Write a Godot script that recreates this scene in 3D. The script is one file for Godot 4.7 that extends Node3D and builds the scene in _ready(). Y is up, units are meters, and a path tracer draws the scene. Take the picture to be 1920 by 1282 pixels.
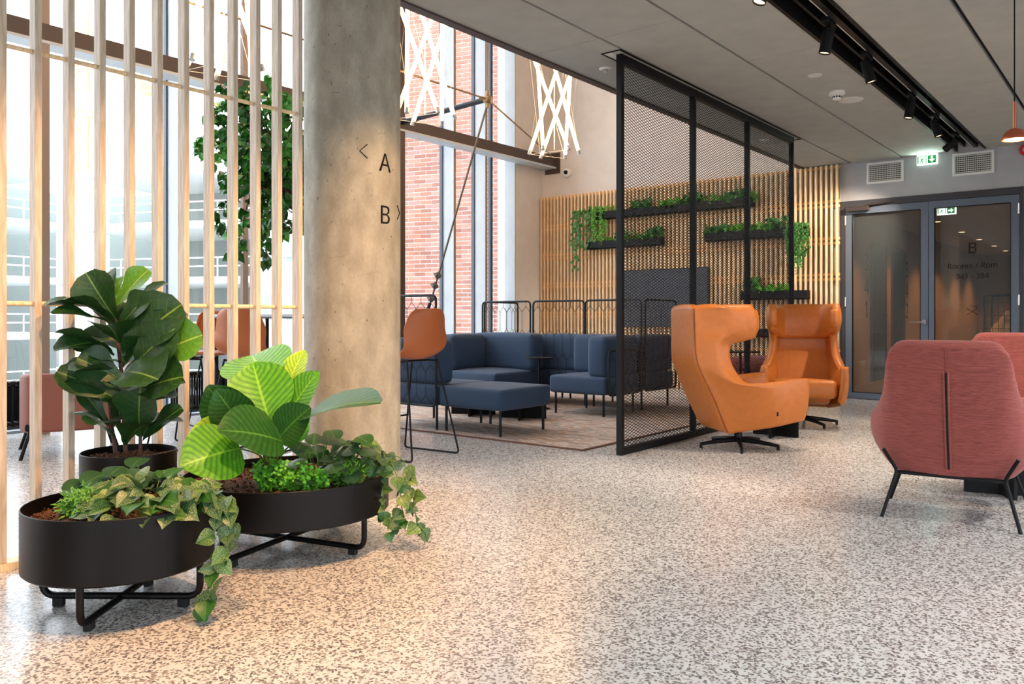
extends Node3D

var used := {}
var M := {}
var rng := RandomNumberGenerator.new()
const FLAT := -1

# ---------------------------------------------------------------- naming
func numbered(called: String, parent: Node) -> String:
	var k := str(parent.get_instance_id()) + called
	var n: int = used.get(k, 0)
	used[k] = n + 1
	return called if n == 0 else "%s_%03d" % [called, n]

func tag(o: Node, label: String, category: String, group := "") -> Node:
	o.set_meta("label", label)
	o.set_meta("category", category)
	if group != "":
		o.set_meta("group", group)
	return o

func thing(called: String, label: String, category: String, at := Vector3.ZERO, turn := 0.0, group := "") -> Node3D:
	var o := Node3D.new()
	o.name = numbered(called, self)
	add_child(o, true)
	o.position = at
	o.rotation.y = turn
	tag(o, label, category, group)
	return o

func obj(called: String, mesh: Mesh, material: Material, parent: Node = self) -> MeshInstance3D:
	var o := MeshInstance3D.new()
	o.name = numbered(called, parent)
	o.mesh = mesh
	o.material_override = material
	parent.add_child(o, true)
	return o

func setting(called: String) -> Node3D:
	var o := Node3D.new()
	o.name = numbered(called, self)
	o.set_meta("kind", "structure")
	add_child(o, true)
	return o

func struct(called: String, mesh: Mesh, material: Material) -> MeshInstance3D:
	var o := obj(called, mesh, material)
	o.set_meta("kind", "structure")
	return o

func dup(src: Node3D, at: Vector3, turn: float, label: String, group := "") -> Node3D:
	var r: Node3D = src.duplicate()
	r.name = numbered(String(src.name).rstrip("_0123456789"), self)
	add_child(r, true)
	r.position = at
	r.rotation.y = turn
	r.set_meta("label", label)
	if group != "":
		r.set_meta("group", group)
	return r

# ---------------------------------------------------------------- meshes
func S() -> SurfaceTool:
	var st := SurfaceTool.new()
	st.begin(Mesh.PRIMITIVE_TRIANGLES)
	return st

func fin(st: SurfaceTool) -> ArrayMesh:
	st.generate_normals()
	return st.commit()

# a, b, c, d run anticlockwise seen from outside
func quad(st: SurfaceTool, a: Vector3, b: Vector3, c: Vector3, d: Vector3) -> void:
	st.add_vertex(a); st.add_vertex(c); st.add_vertex(b)
	st.add_vertex(a); st.add_vertex(d); st.add_vertex(c)

func tri(st: SurfaceTool, a: Vector3, b: Vector3, c: Vector3) -> void:
	st.add_vertex(a); st.add_vertex(c); st.add_vertex(b)

func box(st: SurfaceTool, c: Vector3, s: Vector3, bs := Basis.IDENTITY) -> void:
	st.set_smooth_group(FLAT)
	var h := s * 0.5
	var p: Array[Vector3] = []
	for i in 8:
		p.append(c + bs * Vector3(h.x if i & 1 else -h.x, h.y if i & 2 else -h.y, h.z if i & 4 else -h.z))
	quad(st, p[4], p[5], p[7], p[6])
	quad(st, p[1], p[0], p[2], p[3])
	quad(st, p[5], p[1], p[3], p[7])
	quad(st, p[0], p[4], p[6], p[2])
	quad(st, p[6], p[7], p[3], p[2])
	quad(st, p[0], p[1], p[5], p[4])

func span(st: SurfaceTool, a: Vector3, b: Vector3) -> void:
	box(st, (a + b) * 0.5, (b - a).abs())

# box with rounded edges; n rings per rounding, puff bulges each face
func rbox(st: SurfaceTool, c: Vector3, s: Vector3, r: float, n := 2, bs := Basis.IDENTITY, puff := Vector3.ZERO, mid := 1) -> void:
	st.set_smooth_group(0 if n > 1 else FLAT)
	var h := s * 0.5
	var cs := []
	for ax in 3:
		var l: Array[float] = []
		for k in n + 1:
			l.append(-h[ax] + r * (1.0 - tan((1.0 - float(k) / n) * PI / 4.0)) if n > 1 else (-h[ax] if k == 0 else -h[ax] + r))
		for k in range(1, mid):
			l.append(lerpf(-h[ax] + r, h[ax] - r, float(k) / mid))
		var m := l.size()
		if mid > 1:
			m = n + 1
		for k in m:
			l.append(-l[m - 1 - k])
		cs.append(l)
	var inn := h - Vector3(r, r, r)
	for ax in 3:
		var u := (ax + 1) % 3
		var v := (ax + 2) % 3
		for sg in [-1.0, 1.0]:
			var U: Array = cs[u]
			var V: Array = cs[v]
			var g := []
			for a: float in U:
				var row: Array[Vector3] = []
				for b: float in V:
					var q := Vector3.ZERO
					q[ax] = sg * h[ax]; q[u] = a; q[v] = b
					var i := q.clamp(-inn, inn)
					var d := (q - i).normalized() if r > 0.0 else Vector3.ZERO
					var p := i + d * r
					if puff != Vector3.ZERO:
						var w := Vector3(1.0 - pow(p.x / h.x, 2), 1.0 - pow(p.y / h.y, 2), 1.0 - pow(p.z / h.z, 2)).clamp(Vector3.ZERO, Vector3.ONE)
						p += Vector3(signf(p.x) * puff.x * w.y * w.z * absf(p.x / h.x), signf(p.y) * puff.y * w.x * w.z * absf(p.y / h.y), signf(p.z) * puff.z * w.x * w.y * absf(p.z / h.z))
					row.append(c + bs * p)
				g.append(row)
			for i in U.size() - 1:
				for j in V.size() - 1:
					if sg > 0:
						quad(st, g[i][j], g[i + 1][j], g[i + 1][j + 1], g[i][j + 1])
					else:
						quad(st, g[i][j], g[i][j + 1], g[i + 1][j + 1], g[i + 1][j])

# round bar along a list of points; rad may shrink to rad2 at the far end
func tube(st: SurfaceTool, pts: Array, rad: float, n := 8, rad2 := -1.0, closed := false) -> void:
	if rad2 < 0.0:
		rad2 = rad
	var m := pts.size()
	var rings := []
	var up := Vector3.UP
	var t0: Vector3 = (pts[1] - pts[0]).normalized()
	if absf(t0.dot(up)) > 0.9:
		up = Vector3.RIGHT
	var sx := t0.cross(up).normalized()
	for i in m:
		var t: Vector3
		if closed:
			t = (pts[(i + 1) % m] - pts[(i - 1 + m) % m]).normalized()
		elif i == 0:
			t = t0
		elif i == m - 1:
			t = (pts[i] - pts[i - 1]).normalized()
		else:
			t = ((pts[i] - pts[i - 1]).normalized() + (pts[i + 1] - pts[i]).normalized()).normalized()
		sx = (sx - t * sx.dot(t)).normalized()
		var sy := t.cross(sx)
		var rr := lerpf(rad, rad2, float(i) / maxf(1, m - 1))
		var ring: Array[Vector3] = []
		for k in n:
			var a := TAU * k / n
			ring.append(pts[i] + (sx * cos(a) + sy * sin(a)) * rr)
		rings.append(ring)
	st.set_smooth_group(0 if n > 4 else FLAT)
	for i in (m if closed else m - 1):
		var A: Array = rings[i]
		var B: Array = rings[(i + 1) % m]
		for k in n:
			quad(st, A[k], A[(k + 1) % n], B[(k + 1) % n], B[k])
	if not closed:
		st.set_smooth_group(FLAT)
		for k in range(1, n - 1):
			tri(st, rings[0][0], rings[0][k + 1], rings[0][k])
			tri(st, rings[m - 1][0], rings[m - 1][k], rings[m - 1][k + 1])

# round the corners of a polyline
func bend(pts: Array, r: float, n := 4, closed := false) -> Array:
	var o := []
	var m := pts.size()
	for i in m:
		if not closed and (i == 0 or i == m - 1):
			o.append(pts[i])
			continue
		var p: Vector3 = pts[i]
		var a: Vector3 = pts[(i - 1 + m) % m] - p
		var b: Vector3 = pts[(i + 1) % m] - p
		var k := minf(r, minf(a.length(), b.length()) * 0.49)
		var s := p + a.normalized() * k
		var e := p + b.normalized() * k
		for j in n + 1:
			var t := float(j) / n
			o.append(s.lerp(p, t).lerp(p.lerp(e, t), t))
	return o

# turn a profile of (radius, height) about the y axis
func lathe(st: SurfaceTool, prof: Array, n := 32, c := Vector3.ZERO, hard := false) -> void:
	for i in prof.size() - 1:
		st.set_smooth_group(i if hard else 0)
		var a: Vector2 = prof[i]
		var b: Vector2 = prof[i + 1]
		for k in n:
			var t0 := TAU * k / n
			var t1 := TAU * (k + 1) / n
			var p := c + Vector3(a.x * cos(t0), a.y, -a.x * sin(t0))
			var q := c + Vector3(a.x * cos(t1), a.y, -a.x * sin(t1))
			var r := c + Vector3(b.x * cos(t1), b.y, -b.x * sin(t1))
			var s := c + Vector3(b.x * cos(t0), b.y, -b.x * sin(t0))
			if a.x < 1e-5:
				tri(st, p, r, s)
			elif b.x < 1e-5:
				tri(st, p, q, r)
			else:
				quad(st, p, q, r, s)

func cyl(st: SurfaceTool, a: Vector3, b: Vector3, r: float, n := 16, r2 := -1.0) -> void:
	tube(st, [a, b], r, n, r2)

# smooth curve through control points
func crv(p: Array, n: int) -> Array:
	var o := []
	var m := p.size()
	for i in m - 1:
		for k in n:
			var t := float(k) / n
			var a = p[maxi(i - 1, 0)]
			var b = p[i]
			var c = p[i + 1]
			var d = p[mini(i + 2, m - 1)]
			o.append(((b * 2.0) + (c - a) * t + (a * 2.0 - b * 5.0 + c * 4.0 - d) * (t * t) + (b * 3.0 - a - c * 3.0 + d) * (t * t * t)) * 0.5)
	o.append(p[m - 1])
	return o

# upholstered or moulded sheet: grid g[i][j] is the outer face, th the thickness (a number, or one per row)
func sheet(st: SurfaceTool, g: Array, th, sgn := 1.0) -> void:
	st.set_smooth_group(0)
	var R := g.size()
	var C: int = g[0].size()
	var nn := []
	var inn := []
	for i in R:
		var rn: Array[Vector3] = []
		var ri: Array[Vector3] = []
		for j in C:
			var du: Vector3 = g[mini(i + 1, R - 1)][j] - g[maxi(i - 1, 0)][j]
			var dv: Vector3 = g[i][mini(j + 1, C - 1)] - g[i][maxi(j - 1, 0)]
			var nrm := dv.cross(du).normalized() * sgn
			rn.append(nrm)
			ri.append(g[i][j] - nrm * (th[i] if th is Array else th))
		nn.append(rn)
		inn.append(ri)
	for i in R - 1:
		for j in C - 1:
			if sgn > 0:
				quad(st, g[i][j], g[i][j + 1], g[i + 1][j + 1], g[i + 1][j])
				quad(st, inn[i][j], inn[i + 1][j], inn[i + 1][j + 1], inn[i][j + 1])
			else:
				quad(st, g[i][j], g[i + 1][j], g[i + 1][j + 1], g[i][j + 1])
				quad(st, inn[i][j], inn[i][j + 1], inn[i + 1][j + 1], inn[i + 1][j])
	# the rim, rounded
	var loop := []
	for j in C: loop.append(Vector2i(0, j))
	for i in range(1, R): loop.append(Vector2i(i, C - 1))
	for j in range(C - 2, -1, -1): loop.append(Vector2i(R - 1, j))
	for i in range(R - 2, 0, -1): loop.append(Vector2i(i, 0))
	var L := loop.size()
	var prof := []
	for q in L:
		var ij: Vector2i = loop[q]
		var o: Vector3 = g[ij.x][ij.y]
		var i: Vector3 = inn[ij.x][ij.y]
		var inw := Vector2i(clampi(ij.x, 1, R - 2), clampi(ij.y, 1, C - 2))
		var out: Vector3 = o - g[inw.x][inw.y]
		var nr: Vector3 = nn[ij.x][ij.y]
		out = (out - nr * out.dot(nr)).normalized()
		var t := (o - i).length() * 0.5
		var row := []
		for k in 5:
			var a := PI * k / 4.0
			row.append((o + i) * 0.5 + nr * cos(a) * t + out * sin(a) * t * 0.9)
		prof.append(row)
	for q in L:
		var A: Array = prof[q]
		var B: Array = prof[(q + 1) % L]
		for k in 4:
			if sgn > 0:
				quad(st, A[k], A[k + 1], B[k + 1], B[k])
			else:
				quad(st, A[k], B[k], B[k + 1], A[k + 1])

# plate cut to an outline in its own x-y plane, with thickness along z
func plate(st: SurfaceTool, outline: PackedVector2Array, z0: float, z1: float, tf := Transform3D.IDENTITY) -> void:
	st.set_smooth_group(FLAT)
	var o := outline
	if not Geometry2D.is_polygon_clockwise(o):
		pass
	else:
		o.reverse()
	var t := Geometry2D.triangulate_polygon(o)
	for i in range(0, t.size(), 3):
		var a := o[t[i]]
		var b := o[t[i + 1]]
		var c := o[t[i + 2]]
		if (b - a).cross(c - a) < 0.0:
			var w := b; b = c; c = w
		tri(st, tf * Vector3(a.x, a.y, z1), tf * Vector3(b.x, b.y, z1), tf * Vector3(c.x, c.y, z1))
		tri(st, tf * Vector3(a.x, a.y, z0), tf * Vector3(c.x, c.y, z0), tf * Vector3(b.x, b.y, z0))
	for i in o.size():
		var a := o[i]
		var b := o[(i + 1) % o.size()]
		quad(st, tf * Vector3(a.x, a.y, z0), tf * Vector3(b.x, b.y, z0), tf * Vector3(b.x, b.y, z1), tf * Vector3(a.x, a.y, z1))

# a leaf: base at the origin, tip along +y, face towards +z; wid gives the half width along its length
func leaf(length: float, wid: Array, fold := 0.15, curl := 0.25, wave := 0.0, across := 4) -> ArrayMesh:
	var st := S()
	st.set_smooth_group(0)
	var n := wid.size()
	var g := []
	for i in n:
		var t := float(i) / (n - 1)
		var row := []
		for j in across + 1:
			var u := float(j) / across * 2.0 - 1.0
			var w: float = wid[i] * length
			var z := absf(u) * w * fold - curl * length * t * t + wave * length * sin(t * 9.0 + (0.0 if u < 0 else 1.6)) * u * u
			row.append([Vector3(u * w, t * length * (1.0 - 0.25 * curl * t), z), Vector2(u * 0.5 + 0.5, 1.0 - t)])
		g.append(row)
	for i in n - 1:
		for j in across:
			for q in [[g[i][j], g[i + 1][j + 1], g[i][j + 1]], [g[i][j], g[i + 1][j], g[i + 1][j + 1]]]:
				for v in q:
					st.set_uv(v[1])
					st.add_vertex(v[0])
	st.generate_normals()
	return st.commit()

func facing(along: Vector3, face: Vector3, size := 1.0) -> Basis:
	var y := along.normalized()
	var x := y.cross(face)
	if x.length() < 0.01:
		x = y.cross(Vector3.RIGHT)
	x = x.normalized()
	return Basis(x * size, y * size, x.cross(y) * size)

func many(called: String, mesh: Mesh, material: Material, tfs: Array, parent: Node) -> MultiMeshInstance3D:
	var mm := MultiMesh.new()
	mm.transform_format = MultiMesh.TRANSFORM_3D
	mm.mesh = mesh
	mm.instance_count = tfs.size()
	for i in tfs.size():
		mm.set_instance_transform(i, tfs[i])
	var o := MultiMeshInstance3D.new()
	o.name = numbered(called, parent)
	o.multimesh = mm
	o.material_override = material
	o.set_meta("kind", "stuff")
	parent.add_child(o, true)
	return o

func rnd(a: float, b: float) -> float:
	return rng.randf_range(a, b)

func rdir() -> Vector3:
	return Vector3(rng.randfn(), rng.randfn(), rng.randfn()).normalized()

# ---------------------------------------------------------------- materials
func mat(c: Color, rough := 0.6, metal := 0.0) -> StandardMaterial3D:
	var m := StandardMaterial3D.new()
	m.albedo_color = c
	m.roughness = rough
	m.metallic = metal
	return m

func rgb(r: int, g: int, b: int) -> Color:
	return Color8(r, g, b)

func tiled(m: StandardMaterial3D, tex: Texture2D, metres: float, world := true) -> StandardMaterial3D:
	m.albedo_texture = tex
	m.uv1_triplanar = true
	m.uv1_world_triplanar = world
	m.uv1_scale = Vector3.ONE / metres
	return m

func img_tex(w: int, h: int, data: PackedByteArray) -> ImageTexture:
	var im := Image.create_from_data(w, h, false, Image.FORMAT_RGB8, data)
	im.generate_mipmaps()
	return ImageTexture.create_from_image(im)

# blend of colours over a seamless noise; sx, sy squeeze the pattern along u or v
func noise_tex(size: int, freq: float, cols: Array, sd: int, oct := 4, gain := 1.6) -> ImageTexture:
	var nz := FastNoiseLite.new()
	nz.seed = sd
	nz.noise_type = FastNoiseLite.TYPE_SIMPLEX_SMOOTH
	nz.frequency = freq
	nz.fractal_octaves = oct
	var im := nz.get_seamless_image(size, size)
	var src := im.get_data()
	var data := PackedByteArray()
	data.resize(size * size * 3)
	var lut := PackedByteArray()
	for i in 256:
		var t := clampf((i / 255.0 - 0.5) * gain + 0.5, 0.0, 1.0) * (cols.size() - 1)
		var k := mini(int(t), cols.size() - 2)
		var c: Color = cols[k].lerp(cols[k + 1], t - k)
		lut.append(c.r8); lut.append(c.g8); lut.append(c.b8)
	for i in size * size:
		var q: int = src[i] * 3
		data[i * 3] = lut[q]; data[i * 3 + 1] = lut[q + 1]; data[i * 3 + 2] = lut[q + 2]
	return img_tex(size, size, data)

# streaks that run along v (grain = true) or along u
func streak_tex(w: int, h: int, fu: float, fv: float, cols: Array, sd: int, gain := 1.5) -> ImageTexture:
	var nz := FastNoiseLite.new()
	nz.seed = sd
	nz.frequency = 1.0
	nz.fractal_octaves = 4
	var data := PackedByteArray()
	data.resize(w * h * 3)
	for y in h:
		var ya := TAU * y / h
		for x in w:
			var xa := TAU * x / w
			var v := nz.get_noise_3d(cos(xa) * fu + cos(ya) * fv, sin(xa) * fu + sin(ya) * fv * 0.7, sin(ya) * fv + cos(xa) * fu * 0.3)
			var t := clampf(v * gain + 0.5, 0.0, 1.0) * (cols.size() - 1)
			var k := mini(int(t), cols.size() - 2)
			var c: Color = cols[k].lerp(cols[k + 1], t - k)
			var q := (y * w + x) * 3
			data[q] = c.r8; data[q + 1] = c.g8; data[q + 2] = c.b8
	return img_tex(w, h, data)

func bump_tex(size: int, freq: float, sd: int, strength := 4.0) -> ImageTexture:
	var nz := FastNoiseLite.new()
	nz.seed = sd
	nz.frequency = freq
	nz.fractal_octaves = 3
	var im := nz.get_seamless_image(size, size)
	im.convert(Image.FORMAT_RGBA8)
	im.bump_map_to_normal_map(strength)
	return ImageTexture.create_from_image(im)

func bumpy(m: StandardMaterial3D, tex: Texture2D, amount: float) -> StandardMaterial3D:
	m.normal_enabled = true
	m.normal_texture = tex
	m.normal_scale = amount
	return m

# stone chips set flush in a pale binder
func terrazzo(size: int, metres: float) -> ImageTexture:
	var data := PackedByteArray()
	data.resize(size * size * 3)
	var nz := FastNoiseLite.new()
	nz.seed = 5
	nz.frequency = 0.012
	var base := nz.get_seamless_image(size, size).get_data()
	for i in size * size:
		var v: int = base[i]
		var k := (v - 128) / 14
		data[i * 3] = clampi(212 + k, 0, 255)
		data[i * 3 + 1] = clampi(211 + k, 0, 255)
		data[i * 3 + 2] = clampi(208 + k, 0, 255)
	var ppm := size / metres
	var tones := [[112, 106, 107], [128, 121, 120], [146, 138, 134], [98, 94, 97], [166, 156, 150], [138, 130, 130], [182, 173, 167], [120, 112, 109]]
	rng.seed = 77
	for q in int(metres * metres * 11500):
		var a := rnd(0.003, 0.0064) * ppm
		if q % 9 == 0:
			a *= 1.35
		var b := a * rnd(0.38, 0.75)
		var cx := rng.randf() * size
		var cy := rng.randf() * size
		var th := rng.randf() * PI
		var ct := cos(th)
		var sn := sin(th)
		# an angular chip: cut a box by two slanting edges
		var k1 := rnd(0.5, 0.9)
		var k2 := rnd(0.5, 0.9)
		var tone: Array = tones[rng.randi() % tones.size()]
		var R := int(a) + 1
		for dy in range(-R, R + 1):
			for dx in range(-R, R + 1):
				var u := (dx * ct + dy * sn) / a
				var v := (dy * ct - dx * sn) / b
				if absf(u) < 1.0 and absf(v) < 1.0 and absf(u + v) < 1.0 + k1 * 0.45 and absf(u - v) < 1.0 + k2 * 0.45:
					var X := posmod(int(cx) + dx, size)
					var Y := posmod(int(cy) + dy, size)
					var o := (Y * size + X) * 3
					data[o] = tone[0]; data[o + 1] = tone[1]; data[o + 2] = tone[2]
	return img_tex(size, size, data)

# leaf blades: kind 0 plain with pale veins, 1 banded, 2 silver blotches
func leaf_tex(kind: int, dark: Color, light: Color, vein: Color, sd: int) -> ImageTexture:
	var w := 128
	var h := 192
	var nz := FastNoiseLite.new()
	nz.seed = sd
	nz.frequency = 0.05
	var data := PackedByteArray()
	data.resize(w * h * 3)
	for y in h:
		for x in w:
			var u := absf(x / float(w) - 0.5) * 2.0
			var t := 1.0 - y / float(h)
			var n := nz.get_noise_2d(x, y) * 0.5 + 0.5
			var c := dark.lerp(light, clampf(n * 0.8, 0.0, 1.0))
			var s := fposmod((t - u * 0.30) * (9.0 if kind == 0 else 11.0), 1.0)
			if kind == 0:
				c = c.lerp(vein, 0.55 * smoothstep(0.90, 1.0, s) * (1.0 - u * 0.5))
			elif kind == 1:
				c = dark.lerp(light, (0.3 + 0.7 * smoothstep(0.0, 0.75, absf(s - 0.5) * 2.0)) * (0.45 + 0.65 * n))
			else:
				var b := nz.get_noise_2d(x * 1.9 + 40.0, y * 1.9)
				c = c.lerp(vein, smoothstep(0.04, 0.16, b) * (0.8 if u > 0.12 else 0.2))
			c = c.lerp(vein if kind != 2 else light, smoothstep(0.06, 0.015, u) * 0.8)
			var o := (y * w + x) * 3
			data[o] = c.r8; data[o + 1] = c.g8; data[o + 2] = c.b8
	return img_tex(w, h, data)

func leaf_mat(tex: Texture2D, rough := 0.4, glow := Color(0.10, 0.16, 0.03)) -> StandardMaterial3D:
	var m := mat(Color.WHITE, rough)
	m.albedo_texture = tex
	m.cull_mode = BaseMaterial3D.CULL_DISABLED
	m.backlight_enabled = true
	m.backlight = glow
	return m

func make_materials() -> void:
	M.black = mat(rgb(15, 15, 17), 0.5)
	M.black_metal = mat(rgb(16, 16, 18), 0.45, 0.0)
	M.blue_metal = mat(rgb(28, 32, 40), 0.42)
	M.planter = bumpy(mat(rgb(13, 11, 11), 0.42), bump_tex(256, 0.08, 3), 0.03)
	for k in ["black", "black_metal", "planter", "blue_metal"]:
		M[k].metallic_specular = 0.32
	M.brown_metal = mat(rgb(70, 59, 55), 0.55)
	M.rubber = mat(rgb(16, 16, 17), 0.8)
	M.white = mat(rgb(228, 226, 222), 0.5)
	M.offwhite = mat(rgb(205, 203, 196), 0.7)
	M.chrome = mat(rgb(190, 190, 190), 0.25, 0.9)
	M.floor = mat(Color(1, 1, 1), 0.24)
	tiled(M.floor, terrazzo(1792, 1.9), 1.9)
	M.ceil = tiled(mat(Color.WHITE, 0.85), noise_tex(256, 0.02, [rgb(160, 160, 153), rgb(166, 166, 159)], 9), 1.2)
	M.wall = tiled(mat(Color.WHITE, 0.85), noise_tex(256, 0.02, [rgb(212, 206, 199), rgb(218, 212, 206)], 11), 1.5)
	M.wall_grey = tiled(mat(Color.WHITE, 0.85), noise_tex(256, 0.02, [rgb(166, 166, 168), rgb(172, 172, 174)], 12), 1.5)
	M.wall_dark = mat(rgb(150, 136, 124), 0.9)
	M.alu = tiled(mat(Color.WHITE, 0.45), noise_tex(128, 0.02, [rgb(182, 190, 196), rgb(190, 197, 203)], 14), 1.0)
	M.frame_dark = mat(rgb(58, 70, 84), 0.45)
	M.tan = mat(rgb(150, 132, 120), 0.6)
	M.pale_wood = tiled(mat(Color.WHITE, 0.55), streak_tex(256, 256, 5.0, 0.5, [rgb(190, 170, 148), rgb(203, 184, 162), rgb(212, 195, 174)], 21), 0.5)
	M.gold_wood = tiled(mat(Color.WHITE, 0.55), streak_tex(256, 256, 5.0, 0.5, [rgb(226, 188, 140), rgb(238, 206, 162), rgb(244, 218, 180)], 22), 0.5)
	M.batten = tiled(mat(Color.WHITE, 0.6), streak_tex(128, 128, 0.5, 4.0, [rgb(220, 164, 104), rgb(234, 184, 124)], 23), 0.5)
	M.concrete = mat(Color.WHITE, 0.72)
	M.orange = bumpy(tiled(mat(Color.WHITE, 0.42), noise_tex(256, 0.03, [rgb(186, 105, 37), rgb(195, 112, 43)], 31), 0.5, false), bump_tex(256, 0.35, 32, 2.0), 0.10)
	M.orange_dark = mat(rgb(128, 62, 24), 0.5)
	M.shell = mat(rgb(176, 96, 48), 0.5)
	M.pad = mat(rgb(214, 208, 200), 0.6)
	M.brown_leather = mat(rgb(142, 84, 70), 0.5)
	M.coral = bumpy(tiled(mat(Color.WHITE, 0.9), streak_tex(256, 512, 1.2, 22.0, [rgb(116, 54, 51), rgb(146, 73, 67), rgb(166, 90, 80)], 41, 1.1), 0.42, false), bump_tex(256, 0.3, 42, 3.0), 0.25)
	M.coral.rim_enabled = true
	M.coral.rim = 0.25
	M.navy = bumpy(tiled(mat(Color.WHITE, 0.82), noise_tex(256, 0.2, [rgb(32, 54, 80), rgb(42, 66, 94)], 51), 0.25, false), bump_tex(256, 0.4, 52, 3.0), 0.25)
	M.navy.rim_enabled = true
	M.navy.rim = 0.2
	M.rug = tiled(mat(Color.WHITE, 0.95), streak_tex(256, 512, 0.9, 3.2, [rgb(146, 134, 126), rgb(172, 138, 114), rgb(200, 192, 184), rgb(182, 174, 168), rgb(176, 128, 96), rgb(204, 197, 190), rgb(156, 144, 136)], 61, 1.4), 2.6)
	bumpy(M.rug, bump_tex(256, 0.4, 62, 4.0), 0.3)
	M.rug_edge = mat(rgb(108, 74, 58), 0.9)
	M.soil = bumpy(tiled(mat(Color.WHITE, 0.95), noise_tex(256, 0.12, [rgb(44, 26, 18), rgb(104, 66, 42), rgb(150, 100, 62)], 71, 3, 2.2), 0.22), bump_tex(256, 0.12, 72, 10.0), 1.0)
	M.bark = tiled(mat(Color.WHITE, 0.9), noise_tex(128, 0.1, [rgb(72, 50, 40), rgb(120, 92, 74)], 73), 0.1)
	M.stem_green = mat(rgb(96, 128, 50), 0.6)
	M.fig = leaf_mat(leaf_tex(0, rgb(20, 52, 20), rgb(46, 88, 32), rgb(130, 164, 70), 81), 0.46, Color(0.06, 0.12, 0.02))
	M.fig_light = leaf_mat(leaf_tex(0, rgb(64, 118, 34), rgb(104, 158, 52), rgb(176, 204, 100), 82), 0.34, Color(0.12, 0.2, 0.03))
	M.calathea = leaf_mat(leaf_tex(1, rgb(44, 112, 20), rgb(112, 182, 36), rgb(150, 205, 70), 83), 0.45, Color(0.14, 0.24, 0.03))
	M.calathea_dark = leaf_mat(leaf_tex(1, rgb(22, 62, 22), rgb(48, 104, 32), rgb(90, 145, 54), 84), 0.42, Color(0.06, 0.12, 0.02))
	M.calathea_lime = leaf_mat(leaf_tex(1, rgb(96, 148, 28), rgb(176, 212, 66), rgb(200, 224, 110), 85), 0.36, Color(0.16, 0.24, 0.03))
	M.satin = leaf_mat(leaf_tex(2, rgb(24, 60, 30), rgb(44, 90, 40), rgb(164, 178, 122), 86), 0.4)
	M.satin_gold = leaf_mat(leaf_tex(2, rgb(40, 84, 28), rgb(74, 118, 36), rgb(182, 186, 112), 87), 0.4)
	M.satin_green = leaf_mat(leaf_tex(0, rgb(32, 78, 26), rgb(60, 116, 34), rgb(104, 150, 60), 88), 0.4)
	M.pepper = leaf_mat(leaf_tex(0, rgb(36, 72, 44), rgb(64, 100, 60), rgb(100, 136, 84), 89), 0.28, Color(0.05, 0.09, 0.03))
	M.bush = leaf_mat(leaf_tex(0, rgb(58, 142, 30), rgb(112, 190, 44), rgb(150, 210, 70), 90), 0.5)
	M.fern = leaf_mat(leaf_tex(0, rgb(70, 138, 34), rgb(126, 182, 56), rgb(150, 200, 80), 91), 0.5)
	M.tree_leaf = leaf_mat(leaf_tex(0, rgb(44, 124, 32), rgb(84, 172, 48), rgb(140, 206, 84), 92), 0.35, Color(0.12, 0.24, 0.03))
	M.tree_leaf_dark = leaf_mat(leaf_tex(0, rgb(24, 78, 28), rgb(48, 118, 38), rgb(100, 160, 70), 93), 0.35, Color(0.08, 0.16, 0.02))
	M.ivy = leaf_mat(leaf_tex(0, rgb(38, 96, 38), rgb(72, 142, 54), rgb(120, 176, 90), 94), 0.45)
	M.glass = mat(Color(0.93, 0.97, 1.0, 0.06), 0.0)
	M.glass.transparency = BaseMaterial3D.TRANSPARENCY_ALPHA
	M.door_glass = mat(Color(0.8, 0.85, 0.85, 0.04), 0.0)
	M.door_glass.transparency = BaseMaterial3D.TRANSPARENCY_ALPHA
	M.door_grey = mat(rgb(88, 98, 112), 0.45)
	M.door_dark = mat(rgb(52, 52, 58), 0.5)
	M.copper = mat(rgb(206, 112, 84), 0.3, 0.85)
	M.brass = mat(rgb(132, 112, 80), 0.4, 0.5)
	M.red = mat(rgb(200, 24, 34), 0.4)
	M.green = mat(rgb(0, 130, 66), 0.5)
	M.rope = mat(rgb(96, 92, 84), 0.8)
	M.lamp = glow(Color(1.0, 0.86, 0.66), 3.0)
	M.tube = glow(Color(1.0, 0.84, 0.64), 4.0)
	M.sign_white = glow(Color(0.92, 1.0, 0.95), 1.5)
	M.sign_green = glow(Color(0.0, 0.42, 0.18), 0.8)
	M.brick = []
	for c in [rgb(168, 106, 84), rgb(180, 118, 96), rgb(158, 98, 80), rgb(186, 128, 108), rgb(174, 120, 108), rgb(152, 94, 76)]:
		M.brick.append(mat(c, 0.9))
	M.mortar = mat(rgb(238, 234, 230), 0.95)
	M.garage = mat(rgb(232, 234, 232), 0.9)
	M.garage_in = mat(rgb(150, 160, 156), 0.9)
	M.ground = mat(rgb(190, 192, 190), 0.95)
	M.crane = mat(rgb(232, 196, 120), 0.7)
	M.rail = mat(rgb(238, 238, 236), 0.6)

func glow(c: Color, e: float) -> StandardMaterial3D:
	var m := mat(c, 0.5)
	m.emission_enabled = true
	m.emission = c
	m.emission_energy_multiplier = e
	return m

# ---------------------------------------------------------------- the scene
const EYE := Vector3(0, 0.95, 0)
const CEIL := 2.774
const BACK := -10.05
const WIN := -7.4

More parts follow.
